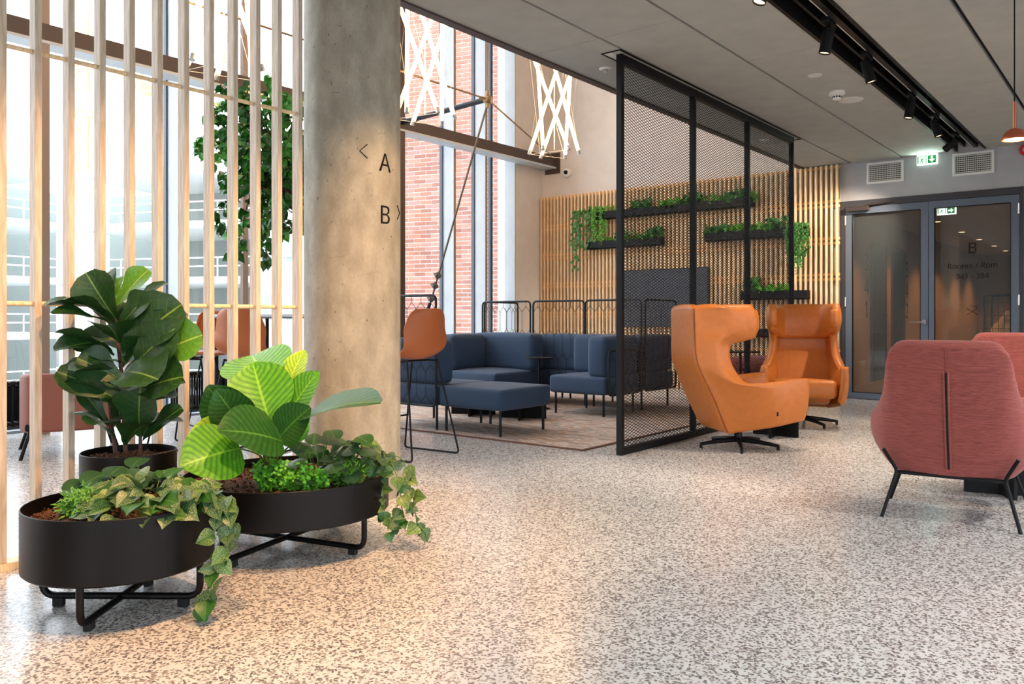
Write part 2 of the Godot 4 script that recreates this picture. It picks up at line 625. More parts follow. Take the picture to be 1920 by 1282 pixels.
func _ready() -> void:
	# camera: level, turned left, lens shifted a little
	var cam := Camera3D.new()
	cam.name = "camera"
	add_child(cam)
	cam.position = EYE
	cam.rotation.y = deg_to_rad(38.5)
	cam.projection = Camera3D.PROJECTION_FRUSTUM
	cam.near = 0.05
	cam.far = 400.0
	cam.size = 2.0 * 0.05 * 641.0 / 1534.0
	cam.frustum_offset = Vector2(0, -0.05 * 45.0 / 1534.0)
	cam.current = true
	# sky and exposure
	var we := WorldEnvironment.new()
	we.name = "environment"
	add_child(we)
	var env := Environment.new()
	env.background_mode = Environment.BG_SKY
	var sky := Sky.new()
	var sm := ProceduralSkyMaterial.new()
	sm.sky_top_color = Color(0.90, 0.95, 1.0)
	sm.sky_horizon_color = Color(0.98, 0.99, 1.0)
	sm.ground_bottom_color = Color(0.42, 0.44, 0.45)
	sm.ground_horizon_color = Color(0.75, 0.78, 0.80)
	sm.sky_energy_multiplier = 2.15
	sm.ground_energy_multiplier = 1.5
	sm.sun_angle_max = 0.0
	sky.sky_material = sm
	env.sky = sky
	env.tonemap_mode = Environment.TONE_MAPPER_LINEAR
	env.tonemap_exposure = 1.07
	env.sdfgi_enabled = true
	env.ssao_enabled = true
	env.ssil_enabled = true
	we.environment = env
	make_materials()
	build_setting()
	build_outside()
	build_ceiling_things()
	build_screen_and_column()
	build_mesh_partition()
	build_slat_wall()
	build_door_and_corridor()
	build_sofas()
	build_wing_chairs()
	build_pink_chairs()
	build_bar()
	build_chandeliers()
	build_planters()
	build_tree()

func slab(called: String, parent: Node, a: Vector3, b: Vector3, m: Material) -> MeshInstance3D:
	var st := S()
	span(st, a, b)
	return obj(called, fin(st), m, parent)

func build_setting() -> void:
	var st := S()
	span(st, Vector3(-7.75, -0.25, -10.3), Vector3(5.2, 0, 5.2))
	struct("floor", fin(st), M.floor)
	# ceiling: long grey panels with dark grooves between, under a slab
	var c := setting("ceiling")
	var xs := [-3.41, -2.885, -2.325, -1.765]
	var zs := [5.2, 2.5, 0.9, -1.0, -2.1, -3.3, -4.54, -5.6, -7.25, -8.7, -10.05]
	var groove := 0.02
	var strips := [[-3.41, -2.886], [-2.866, -2.327], [-2.307, -1.77], [-1.49, -0.962], [-0.932, -0.39], [-0.37, 0.17], [0.19, 0.75], [0.77, 1.35], [1.37, 2.6], [2.62, 3.9], [3.92, 5.2]]
	for i in strips.size():
		var s: Array = strips[i]
		var cuts := [5.2, 2.4 - (i % 2) * 0.9, -0.4 + (i % 3) * 0.3, -2.2, -4.54 - (1.05 if i == 2 else 0.0), -7.25 + (0.3 if i == 1 else 0.0), -10.05]
		for k in cuts.size() - 1:
			var p := S()
			span(p, Vector3(s[0], CEIL, cuts[k + 1] + 0.002), Vector3(s[1], CEIL + 0.03, cuts[k] - 0.002))
			obj("panel", fin(p), M.ceil, c)
	slab("slab", c, Vector3(-3.40, CEIL + 0.15, -10.3), Vector3(5.2, CEIL + 0.4, 5.2), M.wall)
	slab("backing", c, Vector3(-3.40, CEIL + 0.035, -10.05), Vector3(-1.78, CEIL + 0.15, 5.2), M.black)
	slab("backing", c, Vector3(-1.48, CEIL + 0.035, -10.05), Vector3(5.2, CEIL + 0.15, 5.2), M.black)
	slab("void_ceiling", c, Vector3(-7.75, 6.2, -10.3), Vector3(-3.4, 6.4, 5.2), M.wall)
	# the brown edge trim of the slab, and the gallery parapet above it
	var t := S()
	span(t, Vector3(-3.475, CEIL - 0.012, -10.05), Vector3(-3.412, CEIL + 0.4, 5.2))
	struct("trim_1", fin(t), M.brown_metal)
	t = S()
	span(t, Vector3(-3.46, CEIL + 0.4, -10.05), Vector3(-3.3, 6.2, 5.2))
	struct("wall_gallery", fin(t), M.wall)
	# black channel for the track lights
	var tr := setting("trim_2")
	slab("channel_top", tr, Vector3(-1.78, CEIL + 0.13, -10.05), Vector3(-1.48, CEIL + 0.15, 5.2), M.black)
	slab("channel_side", tr, Vector3(-1.78, CEIL - 0.004, -10.05), Vector3(-1.755, CEIL + 0.13, 5.2), M.black)
	slab("channel_side", tr, Vector3(-1.505, CEIL - 0.004, -10.05), Vector3(-1.48, CEIL + 0.13, 5.2), M.black)
	slab("rail", tr, Vector3(-1.60, CEIL + 0.02, -10.05), Vector3(-1.56, CEIL + 0.13, 5.2), M.black_metal)
	slab("rail", tr, Vector3(-1.70, CEIL + 0.04, -10.05), Vector3(-1.68, CEIL + 0.13, 5.2), M.black_metal)
	slab("rail_strip", tr, Vector3(-1.616, CEIL + 0.03, -10.05), Vector3(-1.602, CEIL + 0.036, 5.2), M.offwhite)
	# walls
	t = S()
	span(t, Vector3(-7.75, 0, -10.3), Vector3(-2.995, 6.2, BACK))
	span(t, Vector3(-2.995, 2.80, -10.3), Vector3(-3.3, 6.2, BACK))
	struct("wall_back", fin(t), M.wall)
	t = S()
	span(t, Vector3(-2.995, 2.328, -10.3), Vector3(5.2, 2.92, BACK))
	span(t, Vector3(-1.138, 0, -10.3), Vector3(5.2, 2.328, BACK))
	struct("wall_back_door", fin(t), M.wall_grey)
	t = S()
	span(t, Vector3(5.0, 0, -10.05), Vector3(5.2, 3.0, -7.0))
	span(t, Vector3(5.0, 0, 4.2), Vector3(5.2, 3.0, 5.2))
	span(t, Vector3(5.0, 2.7, -7.0), Vector3(5.2, 3.0, 4.2))
	struct("wall_right", fin(t), M.wall)
	var e3 := setting("window_3")  # unseen glazing in the right wall, placed to light the right floor
	for k in 8:
		var fz := -7.0 + 11.2 * k / 7.0
		slab("mullion", e3, Vector3(5.02, 0, fz - 0.03), Vector3(5.16, 2.7, fz + 0.03), M.frame_dark)
		if k < 7:
			slab("pane", e3, Vector3(5.09, 0.06, fz + 0.03), Vector3(5.096, 2.64, fz + 1.57), M.glass)
	slab("rail", e3, Vector3(5.02, 0, -7.0), Vector3(5.16, 0.06, 4.2), M.frame_dark)
	slab("rail", e3, Vector3(5.02, 2.64, -7.0), Vector3(5.16, 2.7, 4.2), M.frame_dark)
	t = S()
	span(t, Vector3(-7.75, 2.70, 5.0), Vector3(5.0, 6.2, 5.2))
	span(t, Vector3(-7.75, 0, 5.0), Vector3(-1.0, 2.7, 5.2))
	span(t, Vector3(4.6, 0, 5.0), Vector3(5.0, 2.7, 5.2))
	struct("unseen_wall_front", fin(t), mat(rgb(78, 64, 54), 0.8))  # unseen wall behind the camera, dark to keep the door glass reflection dark
	# unseen glazing behind the camera, placed to light the room from the front
	var e2 := setting("window_2")
	for k in 5:
		var fx := -1.0 + 5.6 * k / 4.0
		slab("mullion", e2, Vector3(fx - 0.03, 0, 5.02), Vector3(fx + 0.03, 2.7, 5.16), M.frame_dark)
		if k < 4:
			slab("pane", e2, Vector3(fx + 0.03, 0.06, 5.09), Vector3(fx + 1.37, 2.64, 5.096), M.glass)
	slab("rail", e2, Vector3(-1.0, 0, 5.02), Vector3(4.6, 0.06, 5.16), M.frame_dark)
	slab("rail", e2, Vector3(-1.0, 2.64, 5.02), Vector3(4.6, 2.7, 5.16), M.frame_dark)
	t = S()
	span(t, Vector3(-7.75, 0, BACK), Vector3(WIN, 6.2, -9.40))
	struct("wall_left", fin(t), M.wall)
	# glazing along the left side
	var w := setting("window_1")
	var cuts := [5.0, 3.2, 0.75, -1.7, -4.15, -6.75, -8.05, -8.70, -9.40]
	for i in range(1, 8):
		var z: float = cuts[i]
		var wide := 0.042
		slab("mullion", w, Vector3(WIN - 0.19, 0, z - wide), Vector3(WIN, 6.2, z), M.alu)
		var d := S()
		span(d, Vector3(WIN - 0.245, 0, z - wide - 0.01), Vector3(WIN - 0.19, 6.2, z + 0.015))
		obj("gasket", fin(d), M.frame_dark, w)
		slab("warm_lit_mullion_face", w, Vector3(WIN, 0, z - wide), Vector3(WIN + 0.006, 6.2, z), M.tan)  # tan tone paints warm room light onto the inner mullion face
	slab("mullion", w, Vector3(WIN - 0.19, 0, -9.40), Vector3(WIN - 0.004, 6.2, -9.372), M.alu)
	slab("gasket", w, Vector3(WIN - 0.245, 0, -9.10), Vector3(WIN - 0.195, 6.2, -9.05), M.frame_dark)
	for i in 8:
		slab("pane", w, Vector3(WIN - 0.222, 0.05, float(cuts[i + 1])), Vector3(WIN - 0.216, 6.15, float(cuts[i]) - 0.042), M.glass)
	slab("bottom_rail", w, Vector3(WIN - 0.26, 0, -9.4), Vector3(WIN - 0.12, 0.055, 5.0), M.frame_dark)
	slab("top_rail", w, Vector3(WIN - 0.26, 6.12, -9.4), Vector3(WIN - 0.12, 6.2, 5.0), M.frame_dark)
	slab("sill", w, Vector3(WIN - 0.12, 0, -9.4), Vector3(WIN, 0.02, 5.0), M.alu)
	# steel beam along the glass on slender posts
	var b := thing("steel_beam", "brown steel beam running along the tall window wall to the corner", "beam", Vector3(0, 0, 0))
	slab("beam", b, Vector3(-7.14, 3.215, -10.03), Vector3(-7.13, 3.35, 5.0), M.brown_metal)
	slab("beam_core", b, Vector3(-7.32, 3.22, -10.03), Vector3(-7.14, 3.345, 5.0), M.brown_metal)
	slab("daylit_underside", b, Vector3(-7.335, 3.19, -10.03), Vector3(-7.13, 3.215, 5.0), M.alu)  # underside of the brown beam, its pale colour paints daylight from below
	slab("end_plate", b, Vector3(-7.34, 3.12, BACK), Vector3(-7.07, 3.43, BACK + 0.02), M.brown_metal)
	for z in [-2.86, -4.72]:
		slab("post", b, Vector3(-7.19, 0, z - 0.03), Vector3(-7.14, 3.19, z + 0.03), M.tan)
		slab("post", b, Vector3(-7.19, 3.35, z - 0.03), Vector3(-7.14, 6.2, z + 0.03), M.tan)
	slab("post", b, Vector3(-7.25, 0, -6.90), Vector3(-7.13, 3.19, -6.80), M.brown_metal)
	slab("post", b, Vector3(-7.25, 3.35, -6.90), Vector3(-7.13, 6.2, -6.80), M.brown_metal)
	# two low column radiators below the glass
	var places := [[-3.05, -1.75, "black column radiator under the window at the left edge, behind the slatted screen"], [-5.55, -4.02, "black column radiator under the window, behind the bar stools"]]
	for p in places:
		var r := thing("radiator", p[2], "radiator", Vector3(-7.312, 0, p[0]))
		var n := int((p[1] - p[0]) / 0.052)
		for k in n:
			var q := S()
			var z := 0.03 + k * 0.052
			for x in [-0.045, 0.0, 0.045]:
				tube(q, [Vector3(x, 0.10, z), Vector3(x, 0.41, z)], 0.012, 6)
			rbox(q, Vector3(0, 0.42, z), Vector3(0.135, 0.04, 0.045), 0.012, 1)
			rbox(q, Vector3(0, 0.09, z), Vector3(0.135, 0.04, 0.045), 0.012, 1)
			obj("section", fin(q), M.black_metal, r)
		for z in [0.12, p[1] - p[0] - 0.12]:
			slab("foot", r, Vector3(-0.03, 0, z - 0.02), Vector3(0.03, 0.075, z + 0.02), M.black_metal)

# ---------------------------------------------------------------- outside
func build_outside() -> void:
	var st := S()
	span(st, Vector3(-140, -7.2, -120), Vector3(60, -7.0, 60))
	struct("ground", fin(st), M.ground)
	# brick neighbour seen through the right part of the glass
	var d := Vector3(-0.959, 0, 0.284)
	var n := Vector3(0.284, 0, 0.959)
	var o := Vector3(-9.06, 0, -10.94)
	var bs := Basis(d * -1.0, Vector3.UP, n)
	var b := thing("brick_building", "red brick building with pale mortar outside the tall windows", "building")
	var w := 1.02
	var L := 2.6
	var bk := S()
	box(bk, o + d * (L * 0.5 - w + 0.95) + Vector3(0, 1.2, 0) - n * 0.125, Vector3(L + 0.0, 16.4, 0.25), bs)
	obj("wall", fin(bk), M.mortar, b)
	var full := S()
	rbox(full, Vector3.ZERO, Vector3(0.223, 0.060, 0.03), 0.003, 1)
	var fm := fin(full)
	var half := S()
	rbox(half, Vector3.ZERO, Vector3(0.105, 0.060, 0.03), 0.003, 1)
	var hm := fin(half)
	rng.seed = 404
	var rest := []
	var made := 0
	var x0 := 0.95 - w
	for row in 108:
		var y := -1.0 + row * 0.076
		var k := 0
		var s := x0 + (0.0 if row % 2 == 0 else 0.12)
		if row % 2 == 1:
			rest.append([Transform3D(bs, o + d * (x0 + 0.06) + Vector3(0, y, 0)), true])
		while s + 0.24 <= x0 + L + 0.01:
			var tf := Transform3D(bs, o + d * (s + 0.12) + Vector3(0, y, 0) + n * rnd(-0.003, 0.003))
			if s > x0 + 0.15 and s < x0 + 1.75 and y > 0.75 and y < 4.2 and made < 300:
				var q := obj("brick", fm, M.brick[rng.randi() % 6], b)
				q.transform = tf
				made += 1
			else:
				rest.append([tf, false])
			s += 0.24
			k += 1
	var ra := []
	var rb := []
	var rh := []
	for r in rest:
		if r[1]:
			rh.append(r[0])
		elif rng.randf() < 0.5:
			ra.append(r[0])
		else:
			rb.append(r[0])
	many("brickwork", fm, M.brick[0], ra, b)
	many("brickwork", fm, M.brick[1], rb, b)
	many("half_bricks", hm, M.brick[2], rh, b)
	garage()
	crane()

func garage() -> void:
	var F := Vector3(-0.6225, 0, -0.7826)
	var R := Vector3(0.7826, 0, -0.6225)
	var corner := F * 45.0 - R * 24.0
	var g := thing("parking_garage", "unfinished white concrete parking garage with open decks outside the windows", "building", Vector3.ZERO)
	var a1 := deg_to_rad(24.5)
	var a2 := deg_to_rad(105.4)
	var wings := [[(F * -cos(a1) - R * sin(a1)).normalized(), 22.0], [(F * cos(a2) + R * sin(a2)).normalized(), 42.0]]
	for wi in 2:
		var d: Vector3 = wings[wi][0]
		var L: float = wings[wi][1]
		# towards the camera's side of the facade
		var n := Vector3(-d.z, 0, d.x)
		if n.dot(-F) < 0.0:
			n = -n
		var bs := Basis(d, Vector3.UP, d.cross(Vector3.UP))
		var mid := corner + d * L * 0.5
		for k in 6:
			var y := -5.9 + k * 2.95
			var q := S()
			box(q, mid - n * 3.5 + Vector3(0, y, 0), Vector3(L + 0.2, 0.32, 7.0), bs)
			obj("deck", fin(q), M.garage, g)
			if k < 5:
				q = S()
				var along := 0.3
				while along < L:
					box(q, corner + d * along - n * 0.35 + Vector3(0, y + 1.47, 0), Vector3(0.5, 2.65, 0.5), bs)
					along += 6.2
				obj("columns", fin(q), M.garage, g)
				q = S()
				for h in [0.55, 1.0]:
					box(q, mid + n * 0.02 + Vector3(0, y + 0.16 + h, 0), Vector3(L, 0.07, 0.05), bs)
				along = 1.0
				while along < L:
					box(q, corner + d * along + n * 0.02 + Vector3(0, y + 0.66, 0), Vector3(0.05, 1.0, 0.05), bs)
					along += 2.0
				obj("railing", fin(q), M.rail, g)
		var q2 := S()
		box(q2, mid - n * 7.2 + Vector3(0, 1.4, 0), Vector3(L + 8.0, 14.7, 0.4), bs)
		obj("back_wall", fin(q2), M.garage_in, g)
		if wi == 1:
			# closed bays with small dark windows
			for e in [[11.0, 3.2], [19.0, 3.2]]:
				for k in 5:
					var y := -5.9 + k * 2.95
					q2 = S()
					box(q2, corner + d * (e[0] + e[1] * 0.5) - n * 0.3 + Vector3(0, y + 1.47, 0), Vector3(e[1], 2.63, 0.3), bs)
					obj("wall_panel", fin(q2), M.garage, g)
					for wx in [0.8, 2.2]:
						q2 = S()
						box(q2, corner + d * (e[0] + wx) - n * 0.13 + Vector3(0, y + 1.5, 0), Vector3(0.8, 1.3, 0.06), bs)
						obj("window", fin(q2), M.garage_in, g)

func crane() -> void:
	var F := Vector3(-0.6225, 0, -0.7826)
	var R := Vector3(0.7826, 0, -0.6225)
	var base := F * 70.0 - R * 36.7
	var c := thing("tower_crane", "pale yellow tower crane standing beyond the parking garage roof", "crane", base)
	var q := S()
	var y := -7.0
	for sx in [-0.8, 0.8]:
		for sz in [-0.8, 0.8]:
			tube(q, [Vector3(sx, -7.0, sz), Vector3(sx, 27, sz)], 0.09, 5)
	var up := true
	while y < 26.0:
		for f in [[Vector3(-0.8, 0, 0.8), Vector3(0.8, 0, 0.8)], [Vector3(0.8, 0, 0.8), Vector3(0.8, 0, -0.8)]]:
			var a: Vector3 = f[0 if up else 1]
			var b: Vector3 = f[1 if up else 0]
			tube(q, [a + Vector3(0, y, 0), b + Vector3(0, y + 1.7, 0)], 0.055, 4)
			tube(q, [Vector3(f[0].x, y, f[0].z), Vector3(f[1].x, y, f[1].z)], 0.05, 4)
		up = not up
		y += 1.7
	obj("mast", fin(q), M.crane, c)
	q = S()
	var dir := (R * 0.75 + Vector3(0, -0.62, 0)).normalized()
	var side := dir.cross(F).normalized()
	var st0 := Vector3(0.6, 24.5, 0) + R * 0.4
	var ends := []
	for s in [[-0.6, 0.0], [0.6, 0.0], [0.0, 1.0]]:
		var off: Vector3 = side * s[0] + F * s[1]
		tube(q, [st0 + off, st0 + off + dir * 6.4], 0.09, 5)
	for k in 10:
		var p := st0 + dir * (k * 0.64)
		tube(q, [p - side * 0.6, p + side * 0.6 + dir * 0.3], 0.06, 4)
		tube(q, [p - side * 0.6, p + F + dir * 0.3], 0.05, 4)
	obj("jib", fin(q), M.crane, c)
	q = S()
	rbox(q, st0 + dir * 6.6, Vector3(0.9, 0.8, 0.9), 0.1, 1)
	obj("jib_end", fin(q), M.crane, c)
	q = S()
	rbox(q, Vector3(0, 19.2, 0), Vector3(2.4, 1.4, 2.0), 0.15, 1)
	obj("cab", fin(q), M.rail, c)

func spot_shape(tilt: Vector3) -> Array:
	# adaptor and stem in world axes, barrel turned to its aim
	var st := S()
	rbox(st, Vector3(0, -0.01, 0), Vector3(0.05, 0.04, 0.16), 0.008, 1)
	cyl(st, Vector3(0, -0.02, 0), Vector3(0, -0.075, 0), 0.012, 10)
	var adaptor := fin(st)
	var y := -tilt.normalized()
	var bs := facing(y, Vector3(0, 0, 1))
	st = S()
	var o := Vector3(0, -0.075, 0)
	var prof := [Vector2(0.0, 0.03), Vector2(0.033, 0.03), Vector2(0.036, 0.026), Vector2(0.036, -0.128), Vector2(0.034, -0.131), Vector2(0.031, -0.128), Vector2(0.031, -0.118)]
	prof.reverse()
	lathe(st, prof, 24, Vector3.ZERO, true)
	var barrel := fin(st)
	st = S()
	lathe(st, [Vector2(0.031, -0.121), Vector2(0.0, -0.121)], 20, Vector3.ZERO, true)
	return [adaptor, barrel, fin(st), bs, o]

func track_spot(z: float, aim: Vector3, energy: float, label: String, angle := 30.0, x := -1.63, tone := Color(1.0, 0.91, 0.81)) -> void:
	var at := Vector3(x, CEIL + (0.03 if x < 0.0 else -0.022), z)
	var t := thing("track_spotlight", label, "spotlight", at, 0.0, "track spotlights in the black ceiling channel")
	var d := (aim - (at + Vector3(0, -0.14, 0))).normalized()
	var s := spot_shape(d)
	obj("adaptor", s[0], M.black, t)
	var b := obj("barrel", s[1], M.black, t)
	b.transform = Transform3D(s[3], s[4])
	var l := obj("lamp_face", s[2], M.lamp, t)
	l.transform = b.transform
	var sp := SpotLight3D.new()
	sp.name = "beam"
	t.add_child(sp)
	sp.light_color = tone
	sp.light_energy = energy
	sp.spot_range = 14.0
	sp.spot_attenuation = 2.0
	sp.spot_angle = angle
	sp.spot_angle_attenuation = 0.7
	sp.light_size = 0.03
	sp.shadow_enabled = true
	var y := -d
	sp.transform = Transform3D(facing(Vector3.UP if absf(y.y) < 0.95 else Vector3(0, 0, 1), y), s[4] + d * 0.14)
	sp.look_at_from_position(at + s[4] + d * 0.14, at + s[4] + d * 2.0, Vector3(0, 0, 1))

func build_ceiling_things() -> void:
	var E := 3.9
	# aims: what each barrel points at
	track_spot(-4.20, Vector3(-2.3, 0, -3.6), E, "black cylinder spotlight cut off by the top edge of the picture, nearest in the channel")
	track_spot(-5.22, Vector3(-2.15, 0, -5.15), E, "large black cylinder spotlight hanging almost straight down, first complete one from the top edge")
	track_spot(-6.05, Vector3(-1.0, 0, -6.3), E, "black spotlight leaning to the right beside the smoke detector")
	track_spot(-7.35, Vector3(-2.0, 0, -7.1), E * 1.2, "black spotlight pointing down midway along the channel, third from the exit sign end")
	track_spot(-8.25, Vector3(-1.0, 0.3, -8.3), E, "black spotlight leaning right, second from the door wall end")
	track_spot(-9.20, Vector3(-3.6, 1.3, -10.0), E * 2.0, "black spotlight tilted left in front of the white vent grille, last in the channel")
	# the same track goes on overhead towards the camera
	track_spot(-2.9, Vector3(-3.2, 0.9, -2.75), E * 1.2, "black spotlight overhead aimed at the concrete column, outside the picture", 26.0, -1.63, Color(1.0, 0.80, 0.58))
	track_spot(-1.9, Vector3(-2.95, 0.2, -1.8), E * 1.35, "black spotlight overhead aimed at the planters, outside the picture", 42.0, -1.63, Color(1.0, 0.77, 0.54))
	track_spot(-0.9, Vector3(-2.95, 0.3, -1.0), E * 1.2, "black spotlight overhead aimed at the near slats, outside the picture", 42.0, -1.63, Color(1.0, 0.77, 0.54))
	# unseen second track outside the picture, placed to light the right floor
	var rail := S()
	span(rail, Vector3(0.88, CEIL - 0.026, -9.5), Vector3(0.94, CEIL - 0.001, 3.0))
	tag(obj("unseen_light_track", fin(rail), M.black_metal), "unseen black light track, out of view, lighting the right part of the room", "light track")
	for e in [[-8.0, "farthest"], [-6.0, "second farthest"], [-4.0, "second nearest"], [-2.0, "nearest"]]:
		track_spot(e[0], Vector3(0.2, 0, e[0] + 0.3), E * 1.0, "unseen black spotlight lighting the right floor from its track, " + e[1] + " along it", 46.0, 0.91, Color(0.98, 0.96, 0.94))
	# white fittings set in the ceiling
	for p in [[Vector3(-3.188, CEIL, -5.104), 0.048, "small white sprinkler rose in the grey ceiling left of the mesh partition"], [Vector3(-3.193, CEIL, -8.164), 0.048, "small white sprinkler rose seen through the mesh partition"]]:
		var t := thing("sprinkler", p[2], "sprinkler", p[0], 0.0)
		var st := S()
		lathe(st, [Vector2(0.0, -0.012), Vector2(0.03, -0.012), Vector2(p[1], -0.004), Vector2(p[1], 0.0), Vector2(0.0, 0.0)], 24, Vector3.ZERO, true)
		obj("rose", fin(st), M.white, t)
		st = S()
		lathe(st, [Vector2(0.0, -0.03), Vector2(0.012, -0.028), Vector2(0.008, -0.012), Vector2(0.018, -0.012)], 16, Vector3.ZERO, true)
		obj("nozzle", fin(st), M.offwhite, t)
	for p in [[Vector3(-2.046, CEIL, -6.23), 0.052, "round white cover disc flush in the ceiling, the smaller one nearer the mesh top"], [Vector3(-2.042, CEIL, -7.117), 0.10, "large round white speaker cover in the ceiling beside the smoke detector"]]:
		var st := S()
		lathe(st, [Vector2(0.0, -0.006), Vector2(p[1] - 0.006, -0.006), Vector2(p[1], -0.003), Vector2(p[1], 0.0), Vector2(0.0, 0.0)], 36, Vector3.ZERO, true)
		var o := obj("ceiling_disc", fin(st), M.offwhite)
		o.position = p[0]
		tag(o, p[2], "ceiling disc")
	var sd := thing("smoke_detector", "white stepped smoke detector hanging from the grey ceiling", "smoke detector", Vector3(-2.06, CEIL, -6.80))
	var q := S()
	lathe(q, [Vector2(0.0, -0.028), Vector2(0.056, -0.028), Vector2(0.062, -0.022), Vector2(0.062, 0.0)], 28, Vector3.ZERO, true)
	obj("base", fin(q), M.white, sd)
	q = S()
	lathe(q, [Vector2(0.0, -0.062), Vector2(0.026, -0.062), Vector2(0.033, -0.055), Vector2(0.033, -0.028)], 24, Vector3.ZERO, true)
	obj("chamber", fin(q), M.white, sd)
	for k in 10:
		var a := TAU * k / 10
		q = S()
		box(q, Vector3(cos(a) * 0.033, -0.043, sin(a) * 0.033), Vector3(0.004, 0.012, 0.012), Basis(Vector3.UP, -a))
		obj("vent_slot", fin(q), M.black, sd)
	# copper pendant at the right edge
	var pl := thing("pendant_lamp", "copper dome pendant lamp on a thin cord at the right edge", "pendant lamp", Vector3(-0.624, 1.908, -5.125))
	q = S()
	tube(q, [Vector3(0, 0.19, 0), Vector3(0, CEIL - 1.908, 0)], 0.0035, 8)
	obj("cord", fin(q), M.black, pl)
	q = S()
	cyl(q, Vector3(0, 0.055, 0), Vector3(0, 0.205, 0), 0.0085, 14)
	obj("rod", fin(q), M.copper, pl)
	q = S()
	var prof := []
	for k in 13:
		var a := PI * 0.5 * k / 12.0
		prof.append(Vector2(0.060 * cos(a), 0.062 * sin(a)))
	lathe(q, prof, 36)
	var ip := []
	for k in 13:
		var a := PI * 0.5 * (12 - k) / 12.0
		ip.append(Vector2(0.057 * cos(a), 0.058 * sin(a)))
	lathe(q, ip, 36)
	obj("dome_shade", fin(q), M.copper, pl)
	q = S()
	lathe(q, [Vector2(0.0, -0.004), Vector2(0.04, -0.002), Vector2(0.054, 0.006)], 28)
	obj("diffuser", fin(q), M.lamp, pl)
	var ol := OmniLight3D.new()
	ol.name = "bulb"
	pl.add_child(ol)
	ol.position = Vector3(0, -0.03, 0)
	ol.light_color = Color(1.0, 0.8, 0.58)
	ol.light_energy = 0.5
	ol.omni_range = 12.0
	ol.omni_attenuation = 2.0
	ol.light_size = 0.05
	ol.shadow_enabled = true

# ---------------------------------------------------------------- slatted screen and column
func build_screen_and_column() -> void:
	var sc := thing("slatted_screen", "tall open screen of vertical pale wood slats at the left, behind the planters", "screen", Vector3(-3.437, 0, 0))
	for k in range(-7, 11):
		var z := -1.327 - 0.1232 * k
		var st := S()
		rbox(st, Vector3(0, CEIL * 0.5 + 0.006, z - 0.0125), Vector3(0.054, CEIL - 0.042, 0.025), 0.0015, 1)
		obj("slat", fin(st), M.pale_wood, sc)
	for y in [1.005, 1.985]:
		var st := S()
		tube(st, [Vector3(-0.004, y, -2.60), Vector3(-0.004, y, -0.42)], 0.0095, 12)
		obj("rod", fin(st), M.gold_wood, sc)
	var st := S()
	span(st, Vector3(-0.045, 0.0, -2.62), Vector3(0.036, 0.026, -0.40))
	obj("sill", fin(st), M.gold_wood, sc)
	# round concrete column
	var img := concrete_tex()
	M.concrete.albedo_texture = img
	var c := thing("concrete_column", "thick round bare concrete column carrying black letters A and B", "column", Vector3(-3.41, 0, -2.91))
	st = S()
	st.set_smooth_group(0)
	var n := 64
	for k in n:
		for j in 8:
			var a0 := TAU * k / n
			var a1 := TAU * (k + 1) / n
			var y0 := CEIL * j / 8.0
			var y1 := CEIL * (j + 1) / 8.0
			var v := []
			for e in [[a0, y0, k], [a1, y0, k + 1], [a1, y1, k + 1], [a0, y1, k]]:
				v.append([Vector3(cos(e[0]) * 0.255, e[1], -sin(e[0]) * 0.255), Vector2(e[2] * 2.0 / n, 1.0 - e[1] / 1.6)])
			for i in [0, 2, 1, 0, 3, 2]:
				st.set_uv(v[i][1])
				st.add_vertex(v[i][0])
	obj("shaft", fin(st), M.concrete, c)
	# painted signs on the shaft: arrows and letters
	for e in [["A", 1.675], ["B", 1.405]]:
		var tm := TextMesh.new()
		var sf := SystemFont.new()
		sf.font_names = PackedStringArray(["Droid Sans"])
		tm.font = sf
		tm.text = e[0]
		tm.font_size = 64
		tm.pixel_size = 0.00205
		tm.depth = 0.004
		tm.vertical_alignment = VERTICAL_ALIGNMENT_BOTTOM
		var o := obj("letter", tm, M.black, c)
		o.position = Vector3(0.2535, e[1], 0.0)
		o.rotation.y = PI / 2
	for e in [[deg_to_rad(28.0), 1.80, -1.0], [deg_to_rad(-29.0), 1.51, 1.0]]:
		var q := S()
		var a: float = e[0]
		var s: float = e[2]
		tube(q, [Vector3(-s * 0.02, 0.036, 0), Vector3(s * 0.02, 0, 0), Vector3(-s * 0.02, -0.036, 0)], 0.0028, 6)
		var o := obj("arrow", fin(q), M.black, c)
		# local x along the surface, to the viewer's right
		o.transform = Transform3D(Basis(Vector3.UP, PI / 2 - 0.0 + a), Vector3(cos(a) * 0.256, e[1], -sin(a) * 0.256).rotated(Vector3.UP, 0.0))
		o.position = Vector3(cos(a) * 0.256, e[1], sin(a) * 0.256)
		o.rotation = Vector3(0, PI / 2 - a, 0)

